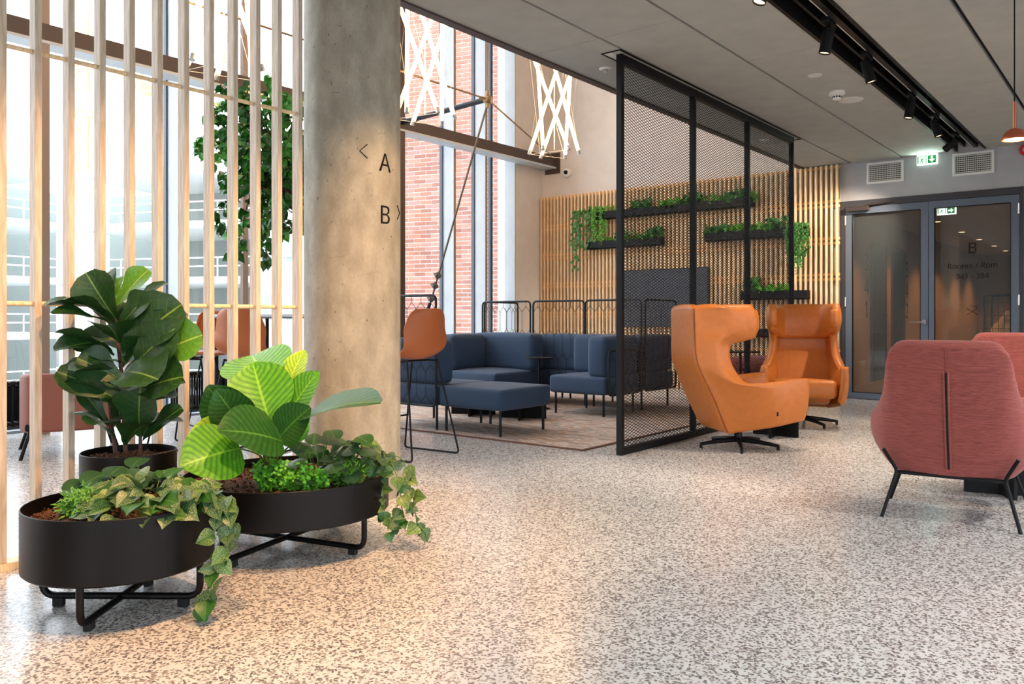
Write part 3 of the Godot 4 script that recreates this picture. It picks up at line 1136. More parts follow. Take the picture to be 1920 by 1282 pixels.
func concrete_tex() -> ImageTexture:
	var w := 1024
	var data := PackedByteArray()
	data.resize(w * w * 3)
	var a := FastNoiseLite.new()
	a.seed = 3; a.frequency = 0.006; a.fractal_octaves = 5
	var A := a.get_seamless_image(w, w).get_data()
	a.seed = 8; a.frequency = 0.05; a.fractal_octaves = 3
	var B := a.get_seamless_image(w, w).get_data()
	for i in w * w:
		var v := (A[i] - 128) * 0.15 + (B[i] - 128) * 0.05
		data[i * 3] = clampi(int(158 + v), 0, 255)
		data[i * 3 + 1] = clampi(int(151 + v), 0, 255)
		data[i * 3 + 2] = clampi(int(136 + v * 0.95), 0, 255)
	rng.seed = 19
	for q in 150:
		var cx := rng.randi() % w
		var cy := rng.randi() % w
		var r := rnd(0.8, 3.4) if q % 7 else rnd(3.0, 5.0)
		var sq := rnd(0.5, 1.0)
		for dy in range(-6, 7):
			for dx in range(-6, 7):
				if dx * dx + dy * dy / (sq * sq) < r * r:
					var o := (posmod(cy + dy, w) * w + posmod(cx + dx, w)) * 3
					for k in 3:
						data[o + k] = int(data[o + k] * 0.62)
	# hairline cracks and pour lines
	for q in 7:
		var x := rng.randf() * w
		var y := rng.randf() * w
		var dx := rnd(-1, 1)
		for k in 160:
			x += dx + rnd(-0.7, 0.7)
			y += rnd(-0.5, 0.6)
			var o := (posmod(int(y), w) * w + posmod(int(x), w)) * 3
			for c in 3:
				data[o + c] = int(data[o + c] * 0.82)
	return img_tex(w, w, data)

func build_mesh_partition() -> void:
	var X := -2.94
	var t := thing("mesh_partition", "black framed room divider of expanded metal mesh standing from floor to ceiling", "room divider", Vector3(X, 0, 0))
	var zs := [-4.9, -6.018, -7.112, -8.238]
	for z in zs:
		var st := S()
		rbox(st, Vector3(0, CEIL * 0.5, z), Vector3(0.045, CEIL, 0.036), 0.003, 1)
		obj("post", fin(st), M.black_metal, t)
	for i in 3:
		var a: float = zs[i] - 0.018
		var b: float = zs[i + 1] + 0.018
		for y in [0.025, CEIL - 0.03]:
			var st := S()
			rbox(st, Vector3(0, y, (a + b) * 0.5), Vector3(0.045, 0.05 if y < 1.0 else 0.06, absf(a - b)), 0.003, 1)
			obj("rail", fin(st), M.black_metal, t)
		# expanded metal: two families of slanting strands
		var st := S()
		var L := absf(a - b)
		var H0 := 0.05
		var H1 := CEIL - 0.06
		var pitch := 0.0215
		var slope := 0.375
		for fam in [1.0, -1.0]:
			var y := H0 - L * slope
			var k := 0
			while y < H1 + L * slope:
				# strand y = y + fam * slope * s, s runs 0..L
				var s0 := 0.0
				var s1 := L
				var ya: float = y + (0.0 if fam > 0 else L * slope)
				var yb: float = y + (L * slope if fam > 0 else 0.0)
				if ya < H0 and yb > ya: s0 = (H0 - ya) / slope
				if ya > H1 and yb < ya: s0 = (ya - H1) / slope
				if yb > H1 and yb > ya: s1 = (H1 - ya) / slope
				if yb < H0 and yb < ya: s1 = (ya - H0) / slope
				if s1 - s0 > 0.005 and maxf(ya, yb) > H0 and minf(ya, yb) < H1:
					var p := Vector3(0, ya + fam * slope * s0, a - s0)
					var q := Vector3(0, ya + fam * slope * s1, a - s1)
					var dz := (q - p).normalized()
					box(st, (p + q) * 0.5 + Vector3(0.0015 * fam, 0, 0), Vector3(0.003, 0.0030, (q - p).length()), Basis(Vector3.RIGHT, (-dz).cross(Vector3.RIGHT), -dz))
				y += pitch
				k += 1
		obj("mesh_panel", fin(st), M.black_metal, t)
	# slot in the ceiling that takes the divider
	var tr := setting("trim_3")
	slab("slot_edge", tr, Vector3(-3.035, CEIL - 0.006, -8.36), Vector3(-3.022, CEIL + 0.001, -4.80), M.black)
	slab("slot_edge", tr, Vector3(-2.892, CEIL - 0.006, -8.36), Vector3(-2.879, CEIL + 0.001, -4.80), M.black)
	slab("slot_end", tr, Vector3(-3.022, CEIL - 0.006, -4.813), Vector3(-2.892, CEIL + 0.001, -4.80), M.black)
	slab("slot_end", tr, Vector3(-3.022, CEIL - 0.006, -8.36), Vector3(-2.892, CEIL + 0.001, -8.347), M.black)
	slab("slot_strip", tr, Vector3(-3.022, CEIL - 0.003, -8.347), Vector3(-2.966, CEIL + 0.0005, -4.813), M.offwhite)

func tuft(spots: Array, y0: float, n: int, spread: Vector3, size: float, up := 0.6) -> Array:
	var o := []
	for s: Vector3 in spots:
		for k in n:
			var p := s + Vector3(rnd(-1, 1) * spread.x, y0 + rng.randf() * spread.y, rnd(-1, 1) * spread.z)
			var d := (rdir() + Vector3(0, up, 0.2)).normalized()
			o.append(Transform3D(facing(d, (rdir() + Vector3(0, 0.4, 0.6)).normalized(), size * rnd(0.7, 1.3)), p))
	return o

func build_slat_wall() -> void:
	var w := thing("slat_wall", "wall panelling of thin upright light wood slats on horizontal battens", "wall panelling", Vector3(0, 0, BACK))
	slab("backing", w, Vector3(-7.39, 0.0, 0.0), Vector3(-3.0, 2.74, 0.012), M.wall_dark)
	for k in 72:
		var x := -7.365 + 0.0612 * k
		var st := S()
		rbox(st, Vector3(x, 1.385, 0.068), Vector3(0.023, 2.765, 0.04), 0.002, 1)
		obj("slat", fin(st), M.gold_wood, w)
	for y in [0.10, 0.56, 1.0, 1.44, 1.87, 2.31, 2.745]:
		for e in ([-0.028, 0.028] if y > 0.9 and y < 2.7 else [0.0]):
			var st := S()
			rbox(st, Vector3(-5.19, y + e, 0.03), Vector3(4.38, 0.034, 0.036), 0.002, 1)
			obj("batten", fin(st), M.batten, w)
	# black screen on the slats
	var tv := thing("wall_screen", "large dark matt screen panel hung on the wood slats behind the mesh", "screen", Vector3(-5.27, 1.22, BACK + 0.11))
	var st := S()
	rbox(st, Vector3.ZERO, Vector3(1.28, 0.79, 0.045), 0.004, 1)
	obj("panel", fin(st), mat(rgb(46, 50, 58), 0.45), tv)
	st = S()
	for e in [[Vector3(0, 0.392, 0.023), Vector3(1.28, 0.006, 0.006)], [Vector3(0, -0.392, 0.023), Vector3(1.28, 0.006, 0.006)], [Vector3(0.637, 0, 0.023), Vector3(0.006, 0.79, 0.006)], [Vector3(-0.637, 0, 0.023), Vector3(0.006, 0.79, 0.006)]]:
		box(st, e[0], e[1])
	obj("bezel", fin(st), M.black, tv)
	# black troughs with greenery
	rng.seed = 515
	var lf := leaf(1.0, [0.05, 0.26, 0.36, 0.3, 0.16, 0.0], 0.2, 0.3, 0.0, 2)
	var thin := leaf(1.0, [0.06, 0.13, 0.14, 0.1, 0.0], 0.2, 0.4, 0.0, 2)
	var boxes := [
		[-6.30, -4.01, 2.40, "long upper black wall trough full of greenery", "highest black trough, behind the mesh"],
		[-6.47, -5.28, 1.985, "shorter black wall trough beneath the long upper one", "black trough just below the left end of the highest one"],
		[-4.64, -3.33, 1.99, "black wall trough right of centre with trailing greenery at its right end", "black trough on the right with a hanging plant at its end"],
		[-4.16, -3.33, 1.23, "low black wall trough above the orange chairs", "low black trough above the orange chairs"],
		[-4.20, -3.40, 0.765, "lowest black wall trough, behind the far orange chair", ""]]
	for b in boxes:
		var t := thing("wall_trough", b[3], "planter", Vector3(0, b[2], BACK + 0.09), 0.0, "black troughs on the slat wall")
		var x0: float = b[0]
		var x1: float = b[1]
		st = S()
		span(st, Vector3(x0, -0.053, 0.0), Vector3(x1, -0.045, 0.13))
		span(st, Vector3(x0, -0.053, 0.122), Vector3(x1, 0.053, 0.13))
		span(st, Vector3(x0, -0.053, 0.0), Vector3(x1, 0.053, 0.008))
		span(st, Vector3(x0, -0.053, 0.008), Vector3(x0 + 0.008, 0.053, 0.122))
		span(st, Vector3(x1 - 0.008, -0.053, 0.008), Vector3(x1, 0.053, 0.122))
		obj("trough", fin(st), M.black, t)
		st = S()
		span(st, Vector3(x0 + 0.008, -0.045, 0.008), Vector3(x1 - 0.008, 0.03, 0.122))
		obj("soil", fin(st), M.soil, t)
		if b[2] > 2.2 or (b[0] < -4.5 and b[0] > -5.0):
			st = S()
			box(st, Vector3((x0 + x1) * 0.5 - (0.55 if b[2] > 2.2 else 0.0), 0, 0.132), Vector3(0.012, 0.106, 0.006))
			obj("joint", fin(st), M.black_metal, t)
	# [x, y, half width, leaf size, height, material, what]
	var clumps := [
		[-6.08, 2.43, 0.14, 0.11, 0.10, "fern", "bright grassy tuft at the left of the long upper trough"],
		[-5.60, 2.44, 0.16, 0.12, 0.12, "ivy", "dark leafy clump left of the joint in the upper trough"],
		[-5.15, 2.44, 0.17, 0.11, 0.10, "bush", "low green mound in the middle of the upper trough"],
		[-4.86, 2.44, 0.13, 0.13, 0.14, "ivy", "tall dark leafy clump right of the joint in the upper trough"],
		[-4.55, 2.44, 0.15, 0.10, 0.09, "bush", "low light green mound just right of the tall clump in the upper trough"],
		[-4.22, 2.44, 0.15, 0.13, 0.13, "ivy", "dark leafy clump near the right end of the upper trough"],
		[-4.04, 2.44, 0.07, 0.10, 0.10, "bush", "small light green tuft at the right tip of the upper trough"],
		[-6.18, 2.02, 0.15, 0.10, 0.09, "fern", "bright tuft at the left of the second trough"],
		[-5.88, 2.02, 0.12, 0.12, 0.12, "ivy", "dark leaves left of centre in the second trough"],
		[-5.65, 2.02, 0.15, 0.10, 0.08, "bush", "low green mound in the middle of the second trough"],
		[-5.42, 2.02, 0.12, 0.13, 0.14, "ivy", "taller dark leaves at the right end of the second trough"],
		[-4.50, 2.03, 0.14, 0.12, 0.10, "ivy", "dark leaves at the left end of the right trough"],
		[-4.22, 2.03, 0.18, 0.11, 0.12, "bush", "bushy green middle of the right trough left of the mesh post"],
		[-3.92, 2.03, 0.16, 0.10, 0.10, "bush", "light green mound right of the mesh post in the right trough"],
		[-3.70, 2.03, 0.12, 0.12, 0.14, "ivy", "taller dark leaves near the hanging plant in the right trough"],
		[-4.02, 1.28, 0.11, 0.13, 0.16, "ivy", "tall dark leafy plant at the left of the low trough"],
		[-3.72, 1.27, 0.19, 0.10, 0.09, "bush", "neat bright green row in the low trough"]]
	for c in clumps:
		var t := thing("trough_plant", c[6], "plant", Vector3(c[0], c[1], BACK + 0.155))
		var n := int(c[2] * 520)
		many("foliage", thin if c[5] == "fern" else lf, M[c[5]], tuft([Vector3.ZERO], -0.02, n, Vector3(c[2], c[4], 0.065), c[3] * (0.62 if c[5] == "ivy" else 0.5)), t)
		st = S()
		for k in 5:
			var x: float = lerpf(-c[2] * 0.8, c[2] * 0.8, k / 4.0)
			tube(st, [Vector3(x, -0.03, 0), Vector3(x + rnd(-0.02, 0.02), c[4] * 0.7, rnd(-0.03, 0.03))], 0.003, 5)
		obj("stems", fin(st), M.stem_green, t)
	# hanging plants: broad ivy and a curtain of beads at the left, a green curtain at the right
	var hang := [
		["trailing_ivy", "broad leaved ivy trailing far down from the left end of the upper trough", -6.50, 2.44, 16, 0.22, 0.80, "ivy", 0.060],
		["trailing_ivy", "fine beaded vine hanging like a curtain at the left trough ends", -6.24, 2.47, 18, 0.11, 0.52, "bush", 0.026],
		["trailing_ivy", "thick green trailing vine hanging right of the mesh partition", -3.42, 2.03, 26, 0.15, 0.52, "ivy", 0.034]]
	for h in hang:
		var t := thing(h[0], h[1], "plant", Vector3(h[2], h[3], BACK + 0.17))
		var tfs := []
		st = S()
		for k in int(h[4]):
			var x: float = rnd(-1, 1) * h[5]
			var z := rnd(-0.03, 0.07)
			var L: float = h[6] * rnd(0.45, 1.0) * (1.0 - 0.35 * absf(x) / h[5])
			if h[8] > 0.05:
				L = h[6] * rnd(0.3, 1.0) * (0.55 if x > 0.05 else 1.0)
			var pts := [Vector3(x * 0.6, -0.03, 0.0), Vector3(x * 0.8, 0.06, z), Vector3(x, 0.0, z + 0.03)]
			var y := 0.0
			while y > -L:
				y -= 0.08
				pts.append(Vector3(x + rnd(-0.015, 0.015), y, z + 0.03 + rnd(-0.01, 0.01)))
			pts = crv(pts, 3)
			tube(st, pts, 0.0022, 4)
			var step: float = 0.045 if h[8] > 0.05 else (0.02 if h[8] < 0.03 else 0.024)
			var acc := 0.0
			for i in range(1, pts.size()):
				acc += (pts[i] - pts[i - 1]).length()
				while acc > step:
					acc -= step
					var d := (Vector3(rnd(-1, 1), rnd(-1.0, 0.2), rnd(0.0, 0.9))).normalized()
					tfs.append(Transform3D(facing(d, Vector3(rnd(-0.5, 0.5), 0.5, 1.0).normalized(), h[8] * rnd(0.7, 1.3)), pts[i] + d * 0.006))
		obj("vines", fin(st), M.stem_green, t)
		many("foliage", lf, M[h[7]], tfs, t)

func text_mesh(s: String, height: float, depth := 0.002) -> TextMesh:
	var tm := TextMesh.new()
	var sf := SystemFont.new()
	sf.font_names = PackedStringArray(["Droid Sans"])
	tm.font = sf
	tm.text = s
	tm.font_size = 64
	tm.pixel_size = height / 46.0
	tm.depth = depth
	return tm

func exit_sign(called: String, label: String, at: Vector3, w: float, h: float, down: bool) -> void:
	var t := thing(called, label, "exit sign", at)
	var st := S()
	rbox(st, Vector3.ZERO, Vector3(w, h, 0.03), 0.003, 1)
	obj("light_box", fin(st), M.sign_white, t)
	var z := 0.0155
	# left: green doorway with the running figure; right: arrow on green
	st = S()
	box(st, Vector3(-w * 0.44, 0, z), Vector3(w * 0.06, h * 0.74, 0.002))
	box(st, Vector3(-w * 0.05, 0, z), Vector3(w * 0.035, h * 0.74, 0.002))
	box(st, Vector3(-w * 0.24, h * 0.34, z), Vector3(w * 0.4, h * 0.06, 0.002))
	obj("doorway", fin(st), M.sign_green, t)
	st = S()
	var f := func(x: float, y: float) -> Vector3: return Vector3(-w * 0.24 + x * h, y * h, z + 0.002)
	var r := h * 0.045
	tube(st, [f.call(0.06, 0.12), f.call(-0.02, -0.06)], r * 1.3, 6)
	tube(st, [f.call(-0.02, -0.06), f.call(0.08, -0.16), f.call(0.02, -0.32)], r, 6)
	tube(st, [f.call(-0.02, -0.06), f.call(-0.10, -0.2), f.call(-0.22, -0.2)], r, 6)
	tube(st, [f.call(0.05, 0.1), f.call(-0.08, 0.06), f.call(-0.16, -0.04)], r * 0.8, 6)
	tube(st, [f.call(0.05, 0.1), f.call(0.16, 0.04), f.call(0.2, 0.12)], r * 0.8, 6)
	tube(st, [f.call(0.09, 0.2), f.call(0.1, 0.26)], r * 1.3, 8)
	obj("running_figure", fin(st), M.sign_green, t)
	st = S()
	box(st, Vector3(w * 0.23, 0, z), Vector3(w * 0.40, h * 0.74, 0.002))
	obj("arrow_field", fin(st), M.sign_green, t)
	st = S()
	var k := h * 0.28
	var pts := PackedVector2Array([Vector2(-0.3, 1.0), Vector2(0.3, 1.0), Vector2(0.3, -0.05), Vector2(1.0, -0.05), Vector2(0, -1.0), Vector2(-1.0, -0.05), Vector2(-0.3, -0.05)])
	var o := PackedVector2Array()
	for p in pts:
		o.append((p if down else Vector2(-p.y, p.x)) * k)
	plate(st, o, z + 0.001, z + 0.003, Transform3D(Basis.IDENTITY, Vector3(w * 0.23, 0, 0)))
	obj("arrow", fin(st), M.sign_white, t)
	var al := AreaLight3D.new()
	al.name = "sign_light"
	t.add_child(al)
	al.area_size = Vector2(w, h)
	al.position = Vector3(0, 0, 0.03)
	al.rotation.y = PI
	al.light_color = Color(0.85, 1.0, 0.92)
	al.light_energy = 0.25
	al.area_range = 6.0
	al.shadow_enabled = true

func build_door_and_corridor() -> void:
	var d := setting("door_1")
	var z0 := BACK - 0.06
	var z1 := BACK + 0.02
	var dark: Material = M.door_dark
	var grey: Material = M.door_grey
	slab("frame_head", d, Vector3(-2.994, 2.255, z0), Vector3(-1.138, 2.328, z1), dark)
	slab("frame_side", d, Vector3(-2.994, 0, z0), Vector3(-2.945, 2.255, z1), dark)
	slab("frame_side", d, Vector3(-1.175, 0, z0), Vector3(-1.138, 2.255, z1), dark)
	var leaves := [[-2.942, -2.051, -2.866, -2.127], [-2.045, -1.178, -1.989, -1.254]]
	for l in leaves:
		var lf := Node3D.new()
		lf.name = numbered("door_leaf", d)
		d.add_child(lf, true)
		var st := S()
		span(st, Vector3(l[0], 0.006, z0 + 0.005), Vector3(l[2], 2.25, z1 - 0.008))
		span(st, Vector3(l[3], 0.006, z0 + 0.005), Vector3(l[1], 2.25, z1 - 0.008))
		span(st, Vector3(l[2], 2.172, z0 + 0.005), Vector3(l[3], 2.25, z1 - 0.008))
		span(st, Vector3(l[2], 0.006, z0 + 0.005), Vector3(l[3], 0.076, z1 - 0.008))
		obj("stiles_and_rails", fin(st), grey, lf)
		st = S()
		span(st, Vector3(l[2], 0.076, z0 + 0.03), Vector3(l[3], 2.172, z0 + 0.036))
		obj("pane", fin(st), M.door_glass, lf)
		st = S()
		for e in [[l[2], l[2] + 0.006, 0.076, 2.172], [l[3] - 0.006, l[3], 0.076, 2.172], [l[2], l[3], 2.166, 2.172], [l[2], l[3], 0.076, 0.082]]:
			span(st, Vector3(e[0], e[2], z0 + 0.036), Vector3(e[1], e[3], z1 - 0.006))
		obj("gasket", fin(st), M.black, lf)
		var hx: float = l[0] + 0.004 if l[0] < -2.5 else l[1] - 0.004
		for y in [1.14, 0.95 + 1.15, 0.2]:
			st = S()
			cyl(st, Vector3(hx, y - 0.055, z1), Vector3(hx, y + 0.055, z1), 0.011, 10)
			obj("hinge", fin(st), M.chrome, lf)
	# lever handle and closer on the left leaf
	var st := S()
	rbox(st, Vector3(-2.09, 0.905, z1), Vector3(0.03, 0.055, 0.012), 0.003, 1)
	tube(st, bend([Vector3(-2.09, 0.905, z1), Vector3(-2.09, 0.905, z1 + 0.05), Vector3(-2.215, 0.905, z1 + 0.05)], 0.014), 0.0085, 10)
	obj("door_handle", fin(st), M.chrome, d)
	st = S()
	rbox(st, Vector3(-2.79, 2.225, z1 + 0.03), Vector3(0.25, 0.055, 0.05), 0.006, 1)
	tube(st, [Vector3(-2.72, 2.258, z1 + 0.03), Vector3(-2.40, 2.285, z1 + 0.02)], 0.012, 6)
	obj("door_closer", fin(st), mat(rgb(48, 38, 34), 0.5), d)
	# lettering on the right pane
	var zc := z0 + 0.038
	for e in [["B", 0.115, Vector3(-1.62, 1.71, zc)], ["Rooms / Rom", 0.058, Vector3(-1.62, 1.518, zc)], ["341 - 384", 0.056, Vector3(-1.62, 1.405, zc)]]:
		var o := obj("lettering", text_mesh(e[0], e[1]), M.black, d)
		o.position = e[2]
	st = S()
	var cx := Vector3(-1.62, 1.02, zc)
	for e in [[-0.05, -0.035, 0.05, 0.035], [-0.05, 0.035, 0.05, -0.035]]:
		tube(st, [cx + Vector3(e[0], e[1], 0), cx + Vector3(e[2], e[3], 0)], 0.003, 5)
	tube(st, [cx + Vector3(-0.03, 0.06, 0), cx + Vector3(0.02, 0.06, 0), cx + Vector3(0.045, 0.045, 0)], 0.003, 5)
	obj("lettering", fin(st), M.black, d)
	# grilles, sign, alarm above the door
	for g in [[Vector3(-2.503, 2.628, BACK), "white vent grille left of the green exit sign"], [Vector3(-1.609, 2.625, BACK), "white vent grille right of the exit sign, partly behind the last spotlight"]]:
		var v := thing("vent_grille", g[1], "vent", g[0])
		var W := 0.40
		var H := 0.245
		st = S()
		for e in [[0, H * 0.5 - 0.0125, W, 0.025], [0, -H * 0.5 + 0.0125, W, 0.025], [-W * 0.5 + 0.0125, 0, 0.025, H - 0.05], [W * 0.5 - 0.0125, 0, 0.025, H - 0.05]]:
			rbox(st, Vector3(e[0], e[1], 0.008), Vector3(e[2], e[3], 0.016), 0.003, 1)
		obj("frame", fin(st), M.white, v)
		slab("backing", v, Vector3(-W * 0.5 + 0.02, -H * 0.5 + 0.02, 0.0), Vector3(W * 0.5 - 0.02, H * 0.5 - 0.02, 0.002), M.rubber)
		for k in 9:
			var y := -H * 0.5 + 0.025 + (H - 0.05) * (k + 0.5) / 9.0
			st = S()
			box(st, Vector3(0, y, 0.010), Vector3(W - 0.05, 0.008, 0.012))
			obj("slat", fin(st), M.offwhite, v)
		st = S()
		for k in 20:
			box(st, Vector3(-W * 0.5 + 0.025 + (W - 0.05) * (k + 0.5) / 20.0, 0, 0.007), Vector3(0.004, H - 0.05, 0.008))
		obj("cross_bars", fin(st), M.offwhite, v)
	exit_sign("exit_sign", "green and white lit exit sign with running figure and down arrow above the door", Vector3(-2.054, 2.715, BACK + 0.03), 0.21, 0.115, true)
	var al := thing("fire_alarm", "round red fire alarm sounder on the wall at the right edge", "fire alarm", Vector3(-1.12, 2.705, BACK))
	st = S()
	var pr := [Vector2(0.03, 0.045), Vector2(0.036, 0.055), Vector2(0.05, 0.055), Vector2(0.058, 0.045), Vector2(0.058, 0.0)]
	lathe(st, pr, 28)
	var a := obj("housing", fin(st), M.red, al)
	a.rotation.x = PI / 2
	st = S()
	lathe(st, [Vector2(0.0, 0.046), Vector2(0.02, 0.046), Vector2(0.03, 0.04)], 24)
	a = obj("centre", fin(st), M.white, al)
	a.rotation.x = PI / 2
	# security camera on the beige wall
	var sc := thing("security_camera", "small white dome security camera on the beige wall above the wood slats", "security camera", Vector3(-6.90, 3.10, BACK))
	st = S()
	cyl(st, Vector3(0, 0, 0), Vector3(0, 0, 0.03), 0.06, 24)
	obj("mount", fin(st), M.white, sc)
	st = S()
	var dome := []
	for k in 15:
		var an := -PI * 0.5 + PI * k / 14.0
		dome.append(Vector2(0.064 * cos(an), 0.064 * sin(an)))
	lathe(st, dome, 28, Vector3(0, 0, 0.075))
	obj("dome", fin(st), M.white, sc)
	st = S()
	lathe(st, [Vector2(0.0, 0.006), Vector2(0.012, 0.008), Vector2(0.013, 0.002)], 20)
	lathe(st, [Vector2(0.03, 0.0), Vector2(0.030, 0.004), Vector2(0.02, 0.005), Vector2(0.013, 0.002)], 24)
	var lens := obj("lens", fin(st), M.black, sc)
	lens.transform = Transform3D(facing(Vector3(0.35, -0.1, 0.93), Vector3.UP), Vector3(0, 0, 0.075) + Vector3(0.35, -0.1, 0.93).normalized() * 0.060)
	corridor()

func corridor() -> void:
	var z := -10.3
	var t := S()
	span(t, Vector3(-3.6, -0.2, -22.2), Vector3(-0.85, 0, z))
	struct("floor_corridor", fin(t), mat(rgb(92, 80, 72), 0.6))
	t = S()
	span(t, Vector3(-3.6, 2.42, -22.2), Vector3(-0.85, 2.6, z))
	struct("ceiling_corridor", fin(t), mat(rgb(170, 160, 148), 0.9))
	var brown := mat(rgb(150, 124, 96), 0.85)
	t = S()
	span(t, Vector3(-3.6, 0, -22.2), Vector3(-3.4, 2.42, z))
	struct("wall_corridor_left", fin(t), brown)
	t = S()
	span(t, Vector3(-1.05, 0, -22.2), Vector3(-0.85, 2.42, z))
	struct("wall_corridor_right", fin(t), brown)
	t = S()
	span(t, Vector3(-3.4, 0, -22.2), Vector3(-1.05, 2.42, -22.0))
	struct("wall_corridor_end", fin(t), brown)
	# dark room doors along the left wall, upright numbers beside them
	for e in [[-12.85, -13.62, "341", -12.62], [-14.04, -14.80, "342", -15.05]]:
		var n := setting("door_2")
		slab("door_leaf", n, Vector3(-3.4, 0, e[1]), Vector3(-3.385, 2.03, e[0]), M.rubber)
		slab("frame", n, Vector3(-3.4, 0, e[1] - 0.04), Vector3(-3.375, 2.07, e[1]), M.brown_metal)
		slab("frame", n, Vector3(-3.4, 0, e[0]), Vector3(-3.375, 2.07, e[0] + 0.04), M.brown_metal)
		slab("frame", n, Vector3(-3.4, 2.03, e[1]), Vector3(-3.375, 2.07, e[0]), M.brown_metal)
		slab("door_handle", n, Vector3(-3.385, 0.98, e[1] + 0.06), Vector3(-3.34, 1.0, e[1] + 0.18), M.chrome)
		for k in 3:
			var o := obj("numeral", text_mesh(e[2][k], 0.26), M.black, n)
			o.position = Vector3(-3.398, 1.76 - k * 0.345, e[3])
			o.rotation.y = PI / 2
	# downlights in the corridor ceiling
	var spots := [Vector3(-2.69, 2.418, -11.8), Vector3(-2.69, 2.418, -13.8), Vector3(-2.69, 2.418, -15.73), Vector3(-2.69, 2.418, -17.43), Vector3(-2.69, 2.418, -19.17), Vector3(-2.69, 2.418, -20.7)]
	var names := ["corridor downlight just inside the glass door, hidden by its frame", "corridor downlight in the left door pane's top corner", "nearest downlight seen through the right door pane", "second downlight seen through the right door pane", "third downlight seen through the right door pane", "farthest downlight seen through the right door pane"]
	for i in 6:
		var th := thing("downlight", names[i], "downlight", spots[i])
		var st := S()
		lathe(st, [Vector2(0.0, -0.002), Vector2(0.05, -0.002)], 20, Vector3.ZERO, true)
		obj("lamp_face", fin(st), M.lamp, th)
		st = S()
		lathe(st, [Vector2(0.05, -0.004), Vector2(0.06, -0.004), Vector2(0.06, 0.0)], 20, Vector3.ZERO, true)
		obj("ring", fin(st), M.white, th)
		var l := SpotLight3D.new()
		l.name = "beam"
		th.add_child(l)
		l.position = Vector3(0, -0.02, 0)
		l.rotation.x = -PI / 2
		l.light_color = Color(1.0, 0.74, 0.45)
		l.light_energy = 2.2
		l.spot_range = 9.0
		l.spot_attenuation = 2.0
		l.spot_angle = 55.0
		l.spot_angle_attenuation = 0.8
		l.light_size = 0.05
		l.shadow_enabled = true
	exit_sign("corridor_exit_sign", "small green exit sign hanging in the corridor behind the right door leaf", Vector3(-2.117, 2.292, -11.4), 0.215, 0.10, false)
	var hang := S()
	span(hang, Vector3(-2.20, 2.34, -11.41), Vector3(-2.19, 2.42, -11.40))
	span(hang, Vector3(-2.05, 2.34, -11.41), Vector3(-2.04, 2.42, -11.40))
	var hn := obj("sign_hanger", fin(hang), M.black)
	tag(hn, "two thin black rods holding the corridor exit sign from its ceiling", "bracket")
	# caged trolley with a wrapped bundle
	var tr := thing("cage_trolley", "dark wire cage trolley in the corridor behind the right glass pane", "trolley", Vector3(-1.48, 0, -12.6))
	var st := S()
	for x in [-0.36, 0.36]:
		for q in [-0.3, 0.3]:
			tube(st, [Vector3(x, 0.14, q), Vector3(x, 1.25, q)], 0.012, 6)
	for y in [0.15, 1.25]:
		tube(st, [Vector3(-0.36, y, -0.3), Vector3(0.36, y, -0.3), Vector3(0.36, y, 0.3), Vector3(-0.36, y, 0.3)], 0.012, 6, -1.0, true)
	for k in 11:
		tube(st, [Vector3(-0.36 + 0.065 * (k + 0.5), 0.15, 0.3), Vector3(-0.36 + 0.065 * (k + 0.5), 1.25, 0.3)], 0.0035, 4)
	for k in 6:
		tube(st, [Vector3(-0.36, 0.3 + 0.17 * k, 0.3), Vector3(0.36, 0.3 + 0.17 * k, 0.3)], 0.0035, 4)
	obj("cage", fin(st), M.black, tr)
	st = S()
	span(st, Vector3(-0.36, 0.13, -0.3), Vector3(0.36, 0.16, 0.3))
	obj("deck", fin(st), M.black, tr)
	for x in [-0.3, 0.3]:
		for q in [-0.25, 0.25]:
			st = S()
			cyl(st, Vector3(x - 0.015, 0.06, q), Vector3(x + 0.015, 0.06, q), 0.06, 14)
			obj("wheel", fin(st), M.rubber, tr)
	st = S()
	st.set_smooth_group(0)
	var nz := FastNoiseLite.new()
	nz.seed = 4
	nz.frequency = 3.0
	var g := []
	for i in 17:
		var row := []
		for j in 24:
			var th := PI * i / 16.0
			var ph := TAU * j / 24.0
			var v := Vector3(sin(th) * cos(ph), cos(th), sin(th) * sin(ph))
			var r := 1.0 + 0.28 * nz.get_noise_3dv(v)
			row.append(Vector3(0, 0.62, 0) + v * Vector3(0.31, 0.42, 0.26) * r)
		g.append(row)
	for i in 16:
		for j in 24:
			quad(st, g[i + 1][j], g[i][j], g[i][(j + 1) % 24], g[i + 1][(j + 1) % 24])
	var bag := obj("wrapped_bundle", fin(st), mat(rgb(190, 160, 110), 0.35))
	bag.position = Vector3(-1.50, 0, -12.6)
	tag(bag, "pale crumpled wrapped bundle standing inside the wire cage trolley", "bundle")

# wires of an elongated honeycomb between two heights, along d from o
func honeycomb(o: Vector3, d: Vector3, L: float, y0: float, y1: float) -> ArrayMesh:
	var st := S()
	var n := int(round(L / 0.108))
	var c := L / n
	var r := 0.0028
	var y := y1
	var odd := true
	var first := true
	while y > y0 + 0.005:
		var v := 0.045 if first else 0.20
		first = false
		var e := maxf(y - v, y0)
		# upright wires
		for k in n + 1:
			var x := (k + 0.5) * c if odd else k * c
			if x < 0.001 or x > L - 0.001:
				continue
			tube(st, [o + d * x + Vector3(0, y, 0), o + d * x + Vector3(0, e, 0)], r, 4)
		y = e
		if y <= y0 + 0.005:
			break
		e = maxf(y - 0.062, y0)
		for k in n + 1:
			var x := (k + 0.5) * c if odd else k * c
			if x > L + 0.001:
				continue
			for s in [-0.5, 0.5]:
				var x2: float = x + s * c
				if x2 < -0.001 or x2 > L + 0.001:
					continue
				tube(st, [o + d * x + Vector3(0, y, 0), o + d * x2 + Vector3(0, e, 0)], r, 4)
		odd = not odd
		y = e
	return fin(st)

